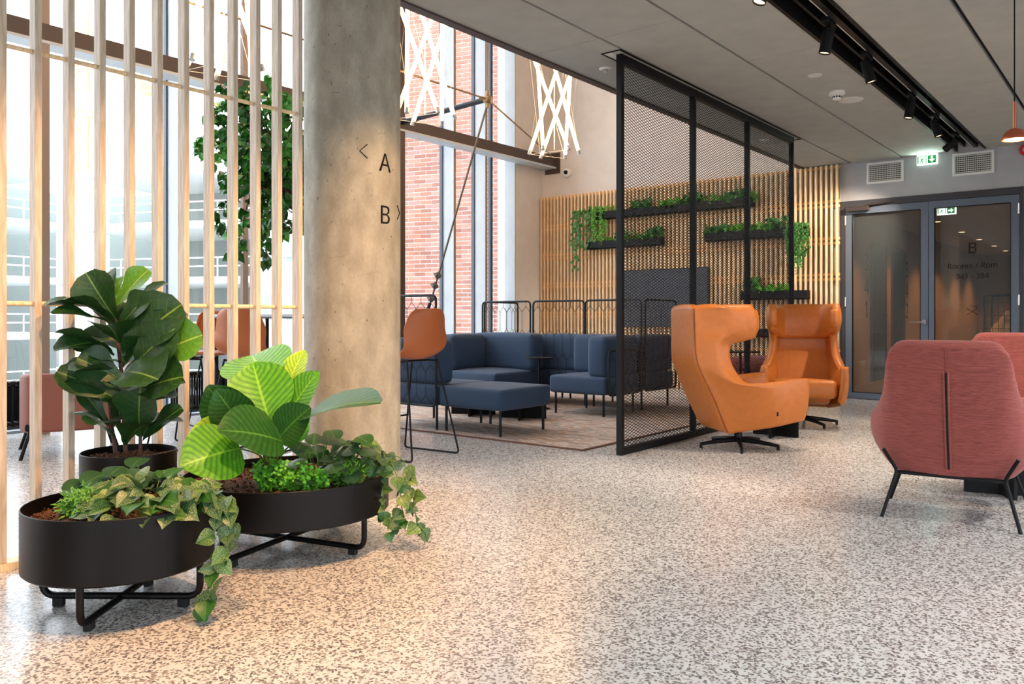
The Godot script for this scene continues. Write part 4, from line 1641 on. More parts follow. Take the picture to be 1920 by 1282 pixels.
func hex_frame(t: Node3D, o: Vector3, d: Vector3, L: float, y0: float, y1: float) -> void:
	var st := S()
	var u := Vector3.UP
	tube(st, bend([o + u * y0, o + d * L + u * y0, o + d * L + u * y1, o + u * y1], 0.05, 5, true), 0.0105, 8, -1.0, true)
	var f := obj("back_frame", fin(st), M.blue_metal, t)
	obj("honeycomb_wires", honeycomb(o + d * 0.008, d, L - 0.016, y0 + 0.01, y1 - 0.01), M.blue_metal, f)

func seat_base(t: Node3D, x0: float, x1: float, z0: float, z1: float) -> void:
	var st := S()
	rbox(st, Vector3((x0 + x1) * 0.5, 0.292, (z0 + z1) * 0.5), Vector3(absf(x1 - x0), 0.168, absf(z1 - z0)), 0.028, 3, Basis.IDENTITY, Vector3(0.006, 0.022, 0.006), 6)
	obj("seat", fin(st), M.navy, t)
	for x in [x0 + 0.05, x1 - 0.05]:
		for z in [z0 + 0.05, z1 - 0.05]:
			st = S()
			cyl(st, Vector3(x, 0, z), Vector3(x, 0.22, z), 0.0115, 12)
			obj("leg", fin(st), M.blue_metal, t)

func cushion(t: Node3D, a: Vector3, b: Vector3) -> void:
	var st := S()
	var s := (b - a).abs()
	rbox(st, (a + b) * 0.5, s, minf(0.05, minf(s.x, s.z) * 0.35), 3, Basis.IDENTITY, Vector3(0.018, 0.012, 0.018), 6)
	obj("back_cushion", fin(st), M.navy, t)

func pedestal_table(label: String, at: Vector3, r: float, h: float) -> void:
	var t := thing("side_table", label, "side table", at)
	var st := S()
	lathe(st, [Vector2(0, h - 0.012), Vector2(r - 0.003, h - 0.012), Vector2(r, h - 0.009), Vector2(r, h - 0.002), Vector2(r - 0.003, h), Vector2(0, h)], 40, Vector3.ZERO, true)
	obj("top", fin(st), M.black, t)
	st = S()
	cyl(st, Vector3(0, 0.01, 0), Vector3(0, h - 0.012, 0), 0.0125, 14)
	obj("pole", fin(st), M.black, t)
	st = S()
	lathe(st, [Vector2(0, 0), Vector2(r * 0.72, 0), Vector2(r * 0.72, 0.007), Vector2(r * 0.70, 0.010), Vector2(0, 0.010)], 36, Vector3.ZERO, true)
	obj("base", fin(st), M.black, t)

func cross_table(label: String, at: Vector3, tops: Array, feet: Array, h: float) -> void:
	var t := thing("coffee_table", label, "coffee table", at)
	for p in tops:
		var st := S()
		if p is Vector2:
			rbox(st, Vector3(0, h - 0.01, 0), Vector3(p.x, 0.02, p.y), 0.008, 2)
		else:
			lathe(st, [Vector2(0, h - 0.02), Vector2(p - 0.004, h - 0.02), Vector2(p, h - 0.016), Vector2(p, h - 0.003), Vector2(p - 0.003, h), Vector2(0, h)], 44, Vector3.ZERO, true)
		obj("top", fin(st), M.black, t)
	for f in feet:
		# f: centre x, z, then two panel directions with half lengths
		for k in 2:
			var a: float = f[2] + k * f[4]
			var st := S()
			rbox(st, Vector3(f[0], (h - 0.02) * 0.5, f[1]), Vector3(f[3] * 2.0, h - 0.02, 0.018), 0.002, 1, Basis(Vector3.UP, a))
			obj("panel_foot", fin(st), M.black, t)

func build_sofas() -> void:
	# rug
	var rg := thing("rug", "large worn look rug in rust, beige and grey streaks under the blue sofas", "rug", Vector3(-5.12, 0, -6.75))
	var st := S()
	rbox(st, Vector3(0, 0.005, 0), Vector3(3.74, 0.010, 3.72), 0.004, 1)
	obj("pile", fin(st), M.rug, rg)
	st = S()
	for e in [[0.0, 1.865, 3.76, 0.022], [0.0, -1.865, 3.76, 0.022], [1.875, 0.0, 0.022, 3.74], [-1.875, 0.0, 0.022, 3.74]]:
		box(st, Vector3(e[0], 0.0055, e[1]), Vector3(e[2], 0.011, e[3]))
	obj("bound_edge", fin(st), M.rug_edge, rg)
	var y := 0.01
	# nearest run: ottoman on the right, chair module on its left
	var t := thing("ottoman", "dark blue backless seat module nearest the camera in the sofa group", "ottoman", Vector3(0, y, 0))
	seat_base(t, -4.725, -4.045, -5.62, -4.95)
	t = thing("sofa_module", "blue sofa module behind the bar stool, its black honeycomb back frame towards the camera", "sofa", Vector3(0, y, 0))
	seat_base(t, -5.42, -4.735, -5.62, -4.95)
	cushion(t, Vector3(-5.41, 0.385, -5.17), Vector3(-4.74, 0.76, -4.965))
	hex_frame(t, Vector3(-5.42, 0, -4.935), Vector3.RIGHT, 0.685, 0.205, 1.13)
	# window corner
	t = thing("sofa_module", "blue corner sofa module by the window with two puffy back cushions", "sofa", Vector3(0, y, 0))
	seat_base(t, -6.15, -5.32, -7.22, -6.42)
	cushion(t, Vector3(-6.15, 0.38, -7.0), Vector3(-5.935, 0.76, -6.45))
	cushion(t, Vector3(-6.15, 0.38, -7.215), Vector3(-5.29, 0.77, -6.995))
	hex_frame(t, Vector3(-6.18, 0, -7.255), Vector3.RIGHT, 0.67, 0.205, 1.125)
	# right corner next to the mesh
	t = thing("sofa_module", "blue corner sofa module just left of the mesh partition with a thick arm cushion", "sofa", Vector3(0, y, 0))
	seat_base(t, -4.76, -4.105, -7.22, -6.57)
	cushion(t, Vector3(-4.77, 0.38, -7.215), Vector3(-4.33, 0.765, -7.0))
	cushion(t, Vector3(-4.335, 0.37, -7.21), Vector3(-4.115, 0.765, -6.60))
	hex_frame(t, Vector3(-4.085, 0, -6.60), Vector3.FORWARD, 0.60, 0.205, 0.63)
	hex_frame(t, Vector3(-4.78, 0, -7.255), Vector3.RIGHT, 0.67, 0.205, 1.125)
	# far row facing the wood wall
	t = thing("sofa_module", "middle blue sofa module facing the wood wall, seen from behind through its honeycomb screen", "sofa", Vector3(0, y, 0))
	seat_base(t, -5.47, -4.795, -7.96, -7.30)
	cushion(t, Vector3(-5.47, 0.38, -7.50), Vector3(-4.795, 0.76, -7.295))
	hex_frame(t, Vector3(-5.475, 0, -7.262), Vector3.RIGHT, 0.675, 0.205, 1.125)
	t = thing("sofa_module", "dark blue sofa module seen through the mesh, its high side frame at the right", "sofa", Vector3(0, y, 0))
	seat_base(t, -4.785, -4.11, -7.96, -7.30)
	cushion(t, Vector3(-4.33, 0.38, -7.95), Vector3(-4.115, 0.76, -7.30))
	cushion(t, Vector3(-4.78, 0.38, -7.50), Vector3(-4.34, 0.76, -7.30))
	hex_frame(t, Vector3(-4.085, 0, -7.29), Vector3.FORWARD, 0.67, 0.205, 1.125)
	t = thing("sofa_module", "far blue sofa module behind the window corner seat, only its side screen showing", "sofa", Vector3(0, y, 0))
	seat_base(t, -6.20, -5.485, -7.96, -7.30)
	cushion(t, Vector3(-6.19, 0.38, -7.50), Vector3(-5.49, 0.76, -7.30))
	hex_frame(t, Vector3(-6.24, 0, -7.29), Vector3.FORWARD, 0.67, 0.205, 1.125)
	pedestal_table("small round black side table between the blue sofa modules", Vector3(-5.05, y, -6.80), 0.155, 0.535)
	cross_table("low black coffee table with crossed panel feet, half hidden behind the blue ottoman", Vector3(-4.98, y, -6.05), [Vector2(0.86, 0.5)], [[-0.30, 0.02, 0.5, 0.22, 1.6], [0.27, -0.04, 0.45, 0.22, 1.6]], 0.30)
	pedestal_table("thin round black side table behind the mesh next to the far orange chair", Vector3(-3.48, 0, -8.24), 0.20, 0.60)
	# pink pouf near the wood wall
	var pf := thing("pouf", "low pink upholstered pouf seen through the mesh beside the far orange chair", "pouf", Vector3(-3.50, 0, -8.85))
	st = S()
	rbox(st, Vector3(0, 0.20, 0), Vector3(0.62, 0.34, 0.58), 0.05, 3, Basis.IDENTITY, Vector3(0.01, 0.0, 0.01), 5)
	obj("base", fin(st), M.coral, pf)
	st = S()
	rbox(st, Vector3(0, 0.44, 0), Vector3(0.60, 0.15, 0.56), 0.05, 3, Basis.IDENTITY, Vector3(0.01, 0.02, 0.01), 5)
	obj("cushion", fin(st), M.coral, pf)
	st = S()
	box(st, Vector3(0, 0.016, 0), Vector3(0.5, 0.032, 0.46))
	obj("plinth", fin(st), M.black, pf)

# ---------------------------------------------------------------- orange wing chairs
func wing_chair(label: String, at: Vector3, facing_dir: Vector3) -> Node3D:
	# local -z is the way the chair faces
	var t := thing("wing_chair", label, "armchair", at, atan2(-facing_dir.x, -facing_dir.z), "orange leather wing chairs")
	# front edge and back corner of each level: forward, height, half width
	var Fk := [Vector3(.27, .25, .325), Vector3(.282, .38, .345), Vector3(.280, .495, .352), Vector3(.245, .537, .352), Vector3(.10, .528, .35), Vector3(-.10, .512, .343), Vector3(-.195, .522, .33), Vector3(-.262, .60, .305), Vector3(-.298, .69, .292), Vector3(-.292, .77, .285), Vector3(-.245, .815, .288), Vector3(-.15, .84, .298), Vector3(-.097, .88, .305), Vector3(-.087, .96, .306), Vector3(-.105, 1.035, .303), Vector3(-.17, 1.062, .295)]
	var Bk := [Vector3(-.285, .15, .235), Vector3(-.315, .20, .245), Vector3(-.347, .27, .255), Vector3(-.382, .345, .262), Vector3(-.417, .42, .265), Vector3(-.452, .495, .262), Vector3(-.485, .565, .258), Vector3(-.515, .635, .252), Vector3(-.528, .70, .24), Vector3(-.532, .765, .232), Vector3(-.532, .83, .228), Vector3(-.533, .88, .226), Vector3(-.534, .93, .225), Vector3(-.536, .98, .224), Vector3(-.536, 1.02, .222), Vector3(-.535, 1.045, .216)]
	var Fc := crv(Fk, 3)
	var Bc := crv(Bk, 3)
	var g := []
	var th := []
	var n := Fc.size()
	for i in n:
		var f: Vector3 = Fc[i]
		var b: Vector3 = Bc[i]
		var half := []
		var m := f.lerp(b, 0.45)
		m.z = maxf(f.z, b.z) + 0.012
		half.append(Vector3(f.z, f.y, -f.x))
		half.append(Vector3(lerpf(f.z, m.z, 0.6), lerpf(f.y, m.y, 0.4), -lerpf(f.x, m.x, 0.4)))
		half.append(Vector3(m.z, m.y, -m.x))
		half.append(Vector3(b.z + 0.022, lerpf(m.y, b.y, 0.72), -lerpf(m.x, b.x, 0.72)))
		half.append(Vector3(b.z, b.y, -b.x))
		half.append(Vector3(b.z * 0.78, b.y + 0.002, -b.x + 0.016))
		var full := half.duplicate()
		full.append(Vector3(0, b.y + 0.004, -b.x + 0.022))
		for k in range(half.size() - 1, -1, -1):
			full.append(Vector3(-half[k].x, half[k].y, half[k].z))
		g.append(crv(full, 4))
		var q := float(i) / (n - 1)
		th.append(0.06 + 0.02 * smoothstep(0.60, 0.74, q))
	var st := S()
	sheet(st, g, th, -1.0)
	var shell := obj("shell", fin(st), M.orange, t)
	# seams down the two back corners
	for s in [1.0, -1.0]:
		var pts := []
		for b in Bc:
			pts.append(Vector3(s * (b.z + 0.0035), b.y, -b.x - 0.004))
		st = S()
		tube(st, pts, 0.0042, 5)
		obj("seam", fin(st), M.orange_dark, shell)
	# seat pad and the closed underside
	st = S()
	rbox(st, Vector3(0, 0.325, -0.03), Vector3(0.535, 0.155, 0.46), 0.045, 3, Basis(Vector3.RIGHT, 0.10), Vector3(0, 0.018, 0.008), 6)
	obj("seat_cushion", fin(st), M.orange, t)
	st = S()
	rbox(st, Vector3(0, 0.222, 0.08), Vector3(0.44, 0.06, 0.36), 0.025, 2, Basis(Vector3.RIGHT, 0.17))
	obj("seat_underside", fin(st), M.orange, t)
	st = S()
	var hg := []
	for i in 11:
		var q := i / 10.0
		var half := []
		for p in [Vector3(.238, .862, .095), Vector3(.228, .835, .20), Vector3(.205, .81, .31), Vector3(.15, .79, .395), Vector3(.075, .785, .41), Vector3(0, .785, .415)]:
			var y := lerpf(p.y, 1.045, q)
			half.append(Vector3(p.x + 0.012 * sin(q * PI), y, p.z + 0.02 * q + 0.012 - 0.018 * sin(q * PI)))
		var full := half.duplicate()
		for k in range(half.size() - 2, -1, -1):
			full.append(Vector3(-half[k].x, half[k].y, half[k].z))
		hg.append(crv(full, 4))
	sheet(st, hg, 0.07, 1.0)
	obj("headrest", fin(st), M.orange, t)
	st = S()
	box(st, Vector3(0.405, 0.295, -0.02), Vector3(0.004, 0.03, 0.012))
	obj("tag", fin(st), M.black, t)
	# swivel base
	var off := 0.09
	var ov := Vector3(0, 0, off)
	st = S()
	cyl(st, Vector3(0, 0.045, off), Vector3(0, 0.22, off), 0.030, 20)
	obj("pedestal", fin(st), M.black_metal, t)
	for k in 5:
		var a := TAU * k / 5.0 + 0.35
		var d := Vector3(cos(a), 0, sin(a))
		st = S()
		tube(st, [ov + Vector3(0, 0.062, 0), ov + d * 0.16 + Vector3(0, 0.05, 0), ov + d * 0.30 + Vector3(0, 0.03, 0)], 0.022, 8, 0.012)
		cyl(st, ov + d * 0.293, ov + d * 0.293 + Vector3(0, 0.03, 0), 0.012, 10)
		obj("spoke", fin(st), M.black_metal, t)
	return t

func build_wing_chairs() -> void:
	var near := wing_chair("orange leather wing chair seen from its side, right in front of the mesh partition", Vector3(-2.385, 0, -5.81), Vector3(0.67, 0, -0.742))
	near.scale = Vector3.ONE * 0.97
	wing_chair("orange leather wing chair facing the camera beside the glass door", Vector3(-2.48, 0, -7.25), Vector3(0.34, 0, 0.94))
	cross_table("small black table on crossed panel feet between the two orange chairs", Vector3(-2.45, 0, -6.50), [0.19], [[0, 0, -0.05, 0.19, 1.75]], 0.33)

# ---------------------------------------------------------------- pink lounge chairs
func pink_chair(label: String, at: Vector3, facing_dir: Vector3) -> Node3D:
	var t := thing("lounge_chair", label, "armchair", at, atan2(-facing_dir.x, -facing_dir.z), "pink tub lounge chairs")
	# (sideways, height, forward) along half of the rim, the bulge and the foot of the tub
	var T := [Vector3(.305, .395, .30), Vector3(.345, .44, .20), Vector3(.366, .465, .08), Vector3(.362, .478, -.04), Vector3(.318, .525, -.14), Vector3(.280, .605, -.215), Vector3(.262, .70, -.27), Vector3(.246, .772, -.31), Vector3(.195, .812, -.335), Vector3(.10, .816, -.352), Vector3(0, .816, -.356)]
	var Mi := [Vector3(.33, .30, .31), Vector3(.375, .315, .21), Vector3(.395, .33, .08), Vector3(.39, .335, -.04), Vector3(.362, .36, -.14), Vector3(.318, .39, -.215), Vector3(.28, .42, -.25), Vector3(.24, .45, -.278), Vector3(.18, .465, -.292), Vector3(.09, .475, -.302), Vector3(0, .48, -.306)]
	var B := [Vector3(.22, .265, .29), Vector3(.245, .25, .20), Vector3(.26, .235, .08), Vector3(.262, .228, -.04), Vector3(.25, .225, -.12), Vector3(.225, .225, -.155), Vector3(.19, .225, -.175), Vector3(.15, .225, -.19), Vector3(.10, .225, -.198), Vector3(.05, .225, -.202), Vector3(0, .225, -.204)]
	var g := []
	var rows := 18
	for i in rows + 1:
		var q := float(i) / rows
		var half := []
		for k in T.size():
			var p: Vector3 = B[k].lerp(Mi[k], q).lerp(Mi[k].lerp(T[k], q), q)
			half.append(Vector3(p.x, p.y, -p.z))
		var full := half.duplicate()
		for k in range(half.size() - 2, -1, -1):
			full.append(Vector3(-half[k].x, half[k].y, half[k].z))
		g.append(crv(full, 3))
	var st := S()
	sheet(st, g, 0.065, -1.0)
	var shell := obj("shell", fin(st), M.coral, t)
	# slit seam down the middle of the back, and the stitching above it
	var pts := []
	var pts2 := []
	for i in range(1, rows + 1):
		var p: Vector3 = g[i][int(g[i].size() / 2)]
		if i <= rows - 3:
			pts.append(p + Vector3(0, 0, 0.002))
		if i >= rows - 3:
			pts2.append(p + Vector3(0, 0, 0.000))
	st = S()
	tube(st, pts, 0.0045, 6)
	obj("zip", fin(st), M.rubber, shell)
	for s in [-0.009, 0.009]:
		st = S()
		var pp := []
		for p in pts:
			pp.append(p + Vector3(s, 0, 0.001))
		tube(st, pp, 0.005, 6)
		obj("seam_lip", fin(st), M.coral, shell)
	st = S()
	tube(st, pts2, 0.003, 5)
	obj("seam", fin(st), mat(rgb(140, 62, 60), 0.9), shell)
	st = S()
	rbox(st, Vector3(0, 0.35, -0.07), Vector3(0.47, 0.14, 0.44), 0.055, 3, Basis(Vector3.RIGHT, 0.10), Vector3(0.01, 0.02, 0.01), 6)
	obj("seat_cushion", fin(st), M.coral, t)
	st = S()
	rbox(st, Vector3(0, 0.252, -0.05), Vector3(0.42, 0.045, 0.40), 0.02, 2, Basis(Vector3.RIGHT, 0.06))
	obj("seat_underside", fin(st), M.coral, t)
	# thin black legs with a bracket up the shell, and a cross tie
	for s in [-1.0, 1.0]:
		st = S()
		tube(st, bend([Vector3(s * 0.275, 0.325, 0.232), Vector3(s * 0.222, 0.222, 0.19), Vector3(s * 0.283, 0.0, 0.235)], 0.02), 0.0085, 8)
		obj("leg", fin(st), M.black_metal, t)
		st = S()
		tube(st, bend([Vector3(s * 0.27, 0.235, -0.22), Vector3(s * 0.24, 0.215, -0.17), Vector3(s * 0.315, 0.0, -0.215)], 0.02), 0.0085, 8)
		obj("leg", fin(st), M.black_metal, t)
	st = S()
	rbox(st, Vector3(0, 0.214, 0.185), Vector3(0.44, 0.016, 0.024), 0.004, 1)
	obj("tie_bar", fin(st), M.black_metal, t)
	return t

func build_pink_chairs() -> void:
	pink_chair("pink fabric tub chair seen from behind at the right, dark slit down its back", Vector3(-0.79, 0, -4.42), Vector3(-0.083, 0, -0.996))
	pink_chair("coral tub chair facing the camera behind the nearer pink chair at the right", Vector3(-0.80, 0, -6.25), Vector3(0.05, 0, 0.998))
	cross_table("low black table on crossed panel feet between the two pink chairs", Vector3(-0.69, 0, -5.10), [0.30], [[0, 0, 0.25, 0.17, 1.9]], 0.33)

# ---------------------------------------------------------------- bar table, stools, brown chair
func bar_stool(label: String, at: Vector3, facing_dir: Vector3) -> Node3D:
	var t := thing("bar_stool", label, "bar stool", at, atan2(-facing_dir.x, -facing_dir.z), "brown shell bar stools round the high table")
	# side profile of the shell: front lip, seat, sweep up the back
	var prof := [Vector3(.205, .675, .175), Vector3(.16, .69, .195), Vector3(.05, .675, .205), Vector3(-.07, .665, .21), Vector3(-.15, .69, .215), Vector3(-.19, .75, .22), Vector3(-.205, .83, .218), Vector3(-.22, .91, .205), Vector3(-.235, .975, .18), Vector3(-.243, 1.01, .135)]
	var c := crv(prof, 4)
	var g := []
	for i in c.size():
		var p: Vector3 = c[i]
		var row := []
		var lift := 0.055 * smoothstep(0.05, 0.5, float(i) / c.size())
		var dish := 0.065 * smoothstep(0.35, 0.75, float(i) / c.size())
		for k in 13:
			var u := k / 6.0 - 1.0
			var w := p.z * (1.0 - 0.06 * u * u)
			row.append(Vector3(u * w, p.y + lift * u * u * (1.0 - smoothstep(0.5, 0.8, float(i) / c.size())), -(p.x + dish * u * u)))
		g.append(row)
	var st := S()
	sheet(st, g, 0.010, 1.0)
	obj("shell", fin(st), M.shell, t)
	# upholstered inner face
	st = S()
	var gi := []
	for i in range(1, g.size() - 1):
		var row := []
		for k in range(1, 12):
			var du: Vector3 = g[i + 1][k] - g[i - 1][k]
			var dv: Vector3 = g[i][k + 1] - g[i][k - 1]
			row.append(g[i][k] - dv.cross(du).normalized() * 0.0085)
		gi.append(row)
	sheet(st, gi, 0.008, 1.0)
	obj("seat_pad", fin(st), M.shell, t)
	# sled frame of thin rod
	for s in [-1.0, 1.0]:
		st = S()
		tube(st, bend([Vector3(s * 0.13, 0.655, -0.10), Vector3(s * 0.20, 0.008, -0.24), Vector3(s * 0.235, 0.008, 0.25), Vector3(s * 0.15, 0.665, 0.12)], 0.03, 5), 0.0068, 8)
		obj("sled_leg", fin(st), M.black_metal, t)
	st = S()
	tube(st, [Vector3(-0.178, 0.25, -0.185), Vector3(0.178, 0.25, -0.185)], 0.0068, 8)
	obj("footrest", fin(st), M.black_metal, t)
	st = S()
	tube(st, [Vector3(-0.13, 0.652, -0.10), Vector3(-0.15, 0.655, 0.12)], 0.0068, 8)
	tube(st, [Vector3(0.13, 0.652, -0.10), Vector3(0.15, 0.655, 0.12)], 0.0068, 8)
	tube(st, [Vector3(-0.14, 0.653, 0.02), Vector3(0.14, 0.653, 0.02)], 0.0068, 8)
	obj("seat_support", fin(st), M.black_metal, t)
	return t

func build_bar() -> void:
	var t := thing("bar_table", "high bar table behind the slatted screen and column, pale top with a dark edge", "table", Vector3(-5.30, 0, -3.95))
	var st := S()
	rbox(st, Vector3(0, 0.968, 0), Vector3(1.60, 0.022, 0.60), 0.004, 1)
	obj("top", fin(st), M.alu, t)
	st = S()
	rbox(st, Vector3(0, 0.952, 0), Vector3(1.58, 0.012, 0.58), 0.002, 1)
	obj("underframe", fin(st), M.frame_dark, t)
	for x in [-0.72, 0.72]:
		for z in [-0.24, 0.24]:
			st = S()
			cyl(st, Vector3(x, 0, z), Vector3(x, 0.95, z), 0.015, 10)
			obj("leg", fin(st), M.black_metal, t)
	bar_stool("tan bar stool seen from behind just right of the concrete column", Vector3(-4.09, 0, -4.0), Vector3(-0.97, 0, 0.03))
	bar_stool("brown bar stool in profile behind the slats, left of the bar table", Vector3(-5.60, 0, -3.27), Vector3(0.80, 0, -0.60))
	bar_stool("brown bar stool with its broad back to the slats, in front of the bar table", Vector3(-5.02, 0, -3.38), Vector3(-0.35, 0, -0.94))
	bar_stool("brown bar stool at the far end of the bar table, facing the slats", Vector3(-6.45, 0, -4.05), Vector3(0.95, 0, 0.25))
	# brown armchair by the radiator
	var c := thing("low_armchair", "low reddish brown armchair with its back to the slats, by the left radiator", "armchair", Vector3(-6.10, 0, -2.60), atan2(0.94, 0.35))
	var g := []
	for i in 13:
		var q := i / 12.0
		var half := []
		var lean := 0.06 * q
		var y := 0.19 + 0.36 * q
		for p in [Vector2(.30, -.26), Vector2(.305, -.05), Vector2(.30, .12), Vector2(.27, .21), Vector2(.20, .245), Vector2(.0, .255)]:
			var top := y if p.y > 0.0 else 0.19 + (0.28 if p.y < -0.2 else 0.33) * q
			half.append(Vector3(p.x, top, p.y + lean))
		var full := half.duplicate()
		for k in range(half.size() - 2, -1, -1):
			full.append(Vector3(-half[k].x, half[k].y, half[k].z))
		g.append(crv(full, 4))
	st = S()
	sheet(st, g, 0.05, -1.0)
	obj("shell", fin(st), M.brown_leather, c)
	st = S()
	rbox(st, Vector3(0, 0.31, -0.03), Vector3(0.50, 0.13, 0.48), 0.045, 3, Basis.IDENTITY, Vector3(0.005, 0.015, 0.005), 5)
	obj("seat_cushion", fin(st), M.brown_leather, c)
	st = S()
	rbox(st, Vector3(0, 0.21, 0.0), Vector3(0.55, 0.05, 0.48), 0.015, 2)
	obj("seat_underside", fin(st), M.black, c)
	for s in [-1.0, 1.0]:
		for z in [-0.22, 0.22]:
			st = S()
			tube(st, [Vector3(s * 0.24, 0.20, z), Vector3(s * 0.30, 0.0, z * 1.25)], 0.012, 8)
			obj("leg", fin(st), M.black_metal, c)

func chandelier(label: String, at: Vector3) -> void:
	# a bundle of leaning light tubes hung in the void
	var t := thing("tube_chandelier", label, "chandelier", at, 0.0, "tube chandeliers in the window void")
	var H := 1.25
	var r := 0.29
	var lows := []
	var highs := []
	for k in 6:
		var a := TAU * k / 6.0 + 0.35
		var b := a + deg_to_rad(112.0)
		lows.append(Vector3(cos(a) * r, 0, sin(a) * r))
		highs.append(Vector3(cos(b) * r * 1.05, H, sin(b) * r * 1.05))
	for k in 6:
		var lo: Vector3 = lows[k]
		var hi: Vector3 = highs[k]
		var d := (hi - lo).normalized()
		var st := S()
		cyl(st, lo + d * 0.05, hi - d * 0.04, 0.020, 14)
		var lt := obj("light_tube", fin(st), M.tube, t)
		st = S()
		cyl(st, lo, lo + d * 0.05, 0.0215, 14)
		obj("end_cap", fin(st), M.chrome, lt)
		st = S()
		cyl(st, hi - d * 0.04, hi, 0.0215, 14)
		obj("end_cap", fin(st), M.chrome, lt)
		st = S()
		tube(st, [lo, highs[(k + 3) % 6], highs[(k + 3) % 6] + Vector3(0, 6.2 - at.y - H, 0)], 0.0014, 4)
		obj("wire", fin(st), M.white, t)
	var st := S()
	tube(st, bend([lows[0], lows[2], lows[4]], 0.02, 3, true), 0.002, 4, -1.0, true)
	obj("tie_wire", fin(st), M.white, t)
	st = S()
	cyl(st, Vector3(0, 0.05, 0), Vector3(0, H + 0.1, 0), 0.006, 8)
	obj("stem", fin(st), M.white, t)
	for y in [0.3, 0.95]:
		var l := OmniLight3D.new()
		l.name = numbered("glow_light", t)
		t.add_child(l, true)
		l.position = Vector3(0, y, 0)
		l.light_color = Color(1.0, 0.78, 0.52)
		l.light_energy = 0.5
		l.omni_range = 14.0
		l.omni_attenuation = 2.0
		l.light_size = 0.1
		l.shadow_enabled = true

func build_chandeliers() -> void:
	chandelier("glowing bundle of crossed light tubes nearest the column, before the brick wall", Vector3(-5.5, 2.84, -5.58))
	chandelier("glowing bundle of crossed light tubes before the beige end wall, left of the mesh", Vector3(-5.5, 2.84, -7.70))
	chandelier("glowing bundle of crossed light tubes at the top edge behind the slatted screen", Vector3(-5.5, 2.80, -3.45))
	# bracing: strut from the beam, rods and a tie cable meeting at a knuckle
	var n := Vector3(-5.80, 3.35, -6.86)
	var t := thing("wind_brace", "golden rods and dark strut meeting at a small knuckle in front of the windows", "bracing", n)
	var st := S()
	cyl(st, Vector3(-1.32, -0.06, 0.01), Vector3(-0.03, 0, 0), 0.030, 14)
	obj("strut", fin(st), M.blue_metal, t)
	for e in [[Vector3(0, 2.85, 0), 0.009], [Vector3(0, 0.0, 11.8), 0.010], [Vector3(-1.30, -0.03, -3.10), 0.010]]:
		st = S()
		cyl(st, Vector3.ZERO, e[0], e[1], 8)
		obj("rod", fin(st), M.brass, t)
	st = S()
	rbox(st, Vector3.ZERO, Vector3(0.09, 0.09, 0.09), 0.03, 2)
	for d in [Vector3(0, 0.075, 0), Vector3(0, -0.08, 0.0), Vector3(0.06, 0, 0.04), Vector3(-0.06, 0.01, 0.05)]:
		cyl(st, d * 0.6, d * 1.2, 0.022, 10)
	obj("knuckle", fin(st), M.brass, t)
	st = S()
	var low := Vector3(-1.30, -3.35, 0.02)
	tube(st, [Vector3(0, -0.05, 0), low], 0.011, 8)
	obj("tie_cable", fin(st), M.rope, t)
	for q in [0.57, 0.605, 0.65]:
		st = S()
		var p: Vector3 = low * q
		rbox(st, p, Vector3(0.075, 0.07, 0.075), 0.024, 2, Basis(Vector3(0.3, 0.2, 1).normalized(), 0.4 + q * 3.0))
		cyl(st, p + Vector3(-0.03, 0.02, 0.03), p + Vector3(0.035, -0.01, 0.05), 0.012, 8)
		obj("cable_clamp", fin(st), M.rope, t)
	st = S()
	cyl(st, low * 0.665, low * 0.74, 0.020, 10)
	obj("turnbuckle", fin(st), M.blue_metal, t)

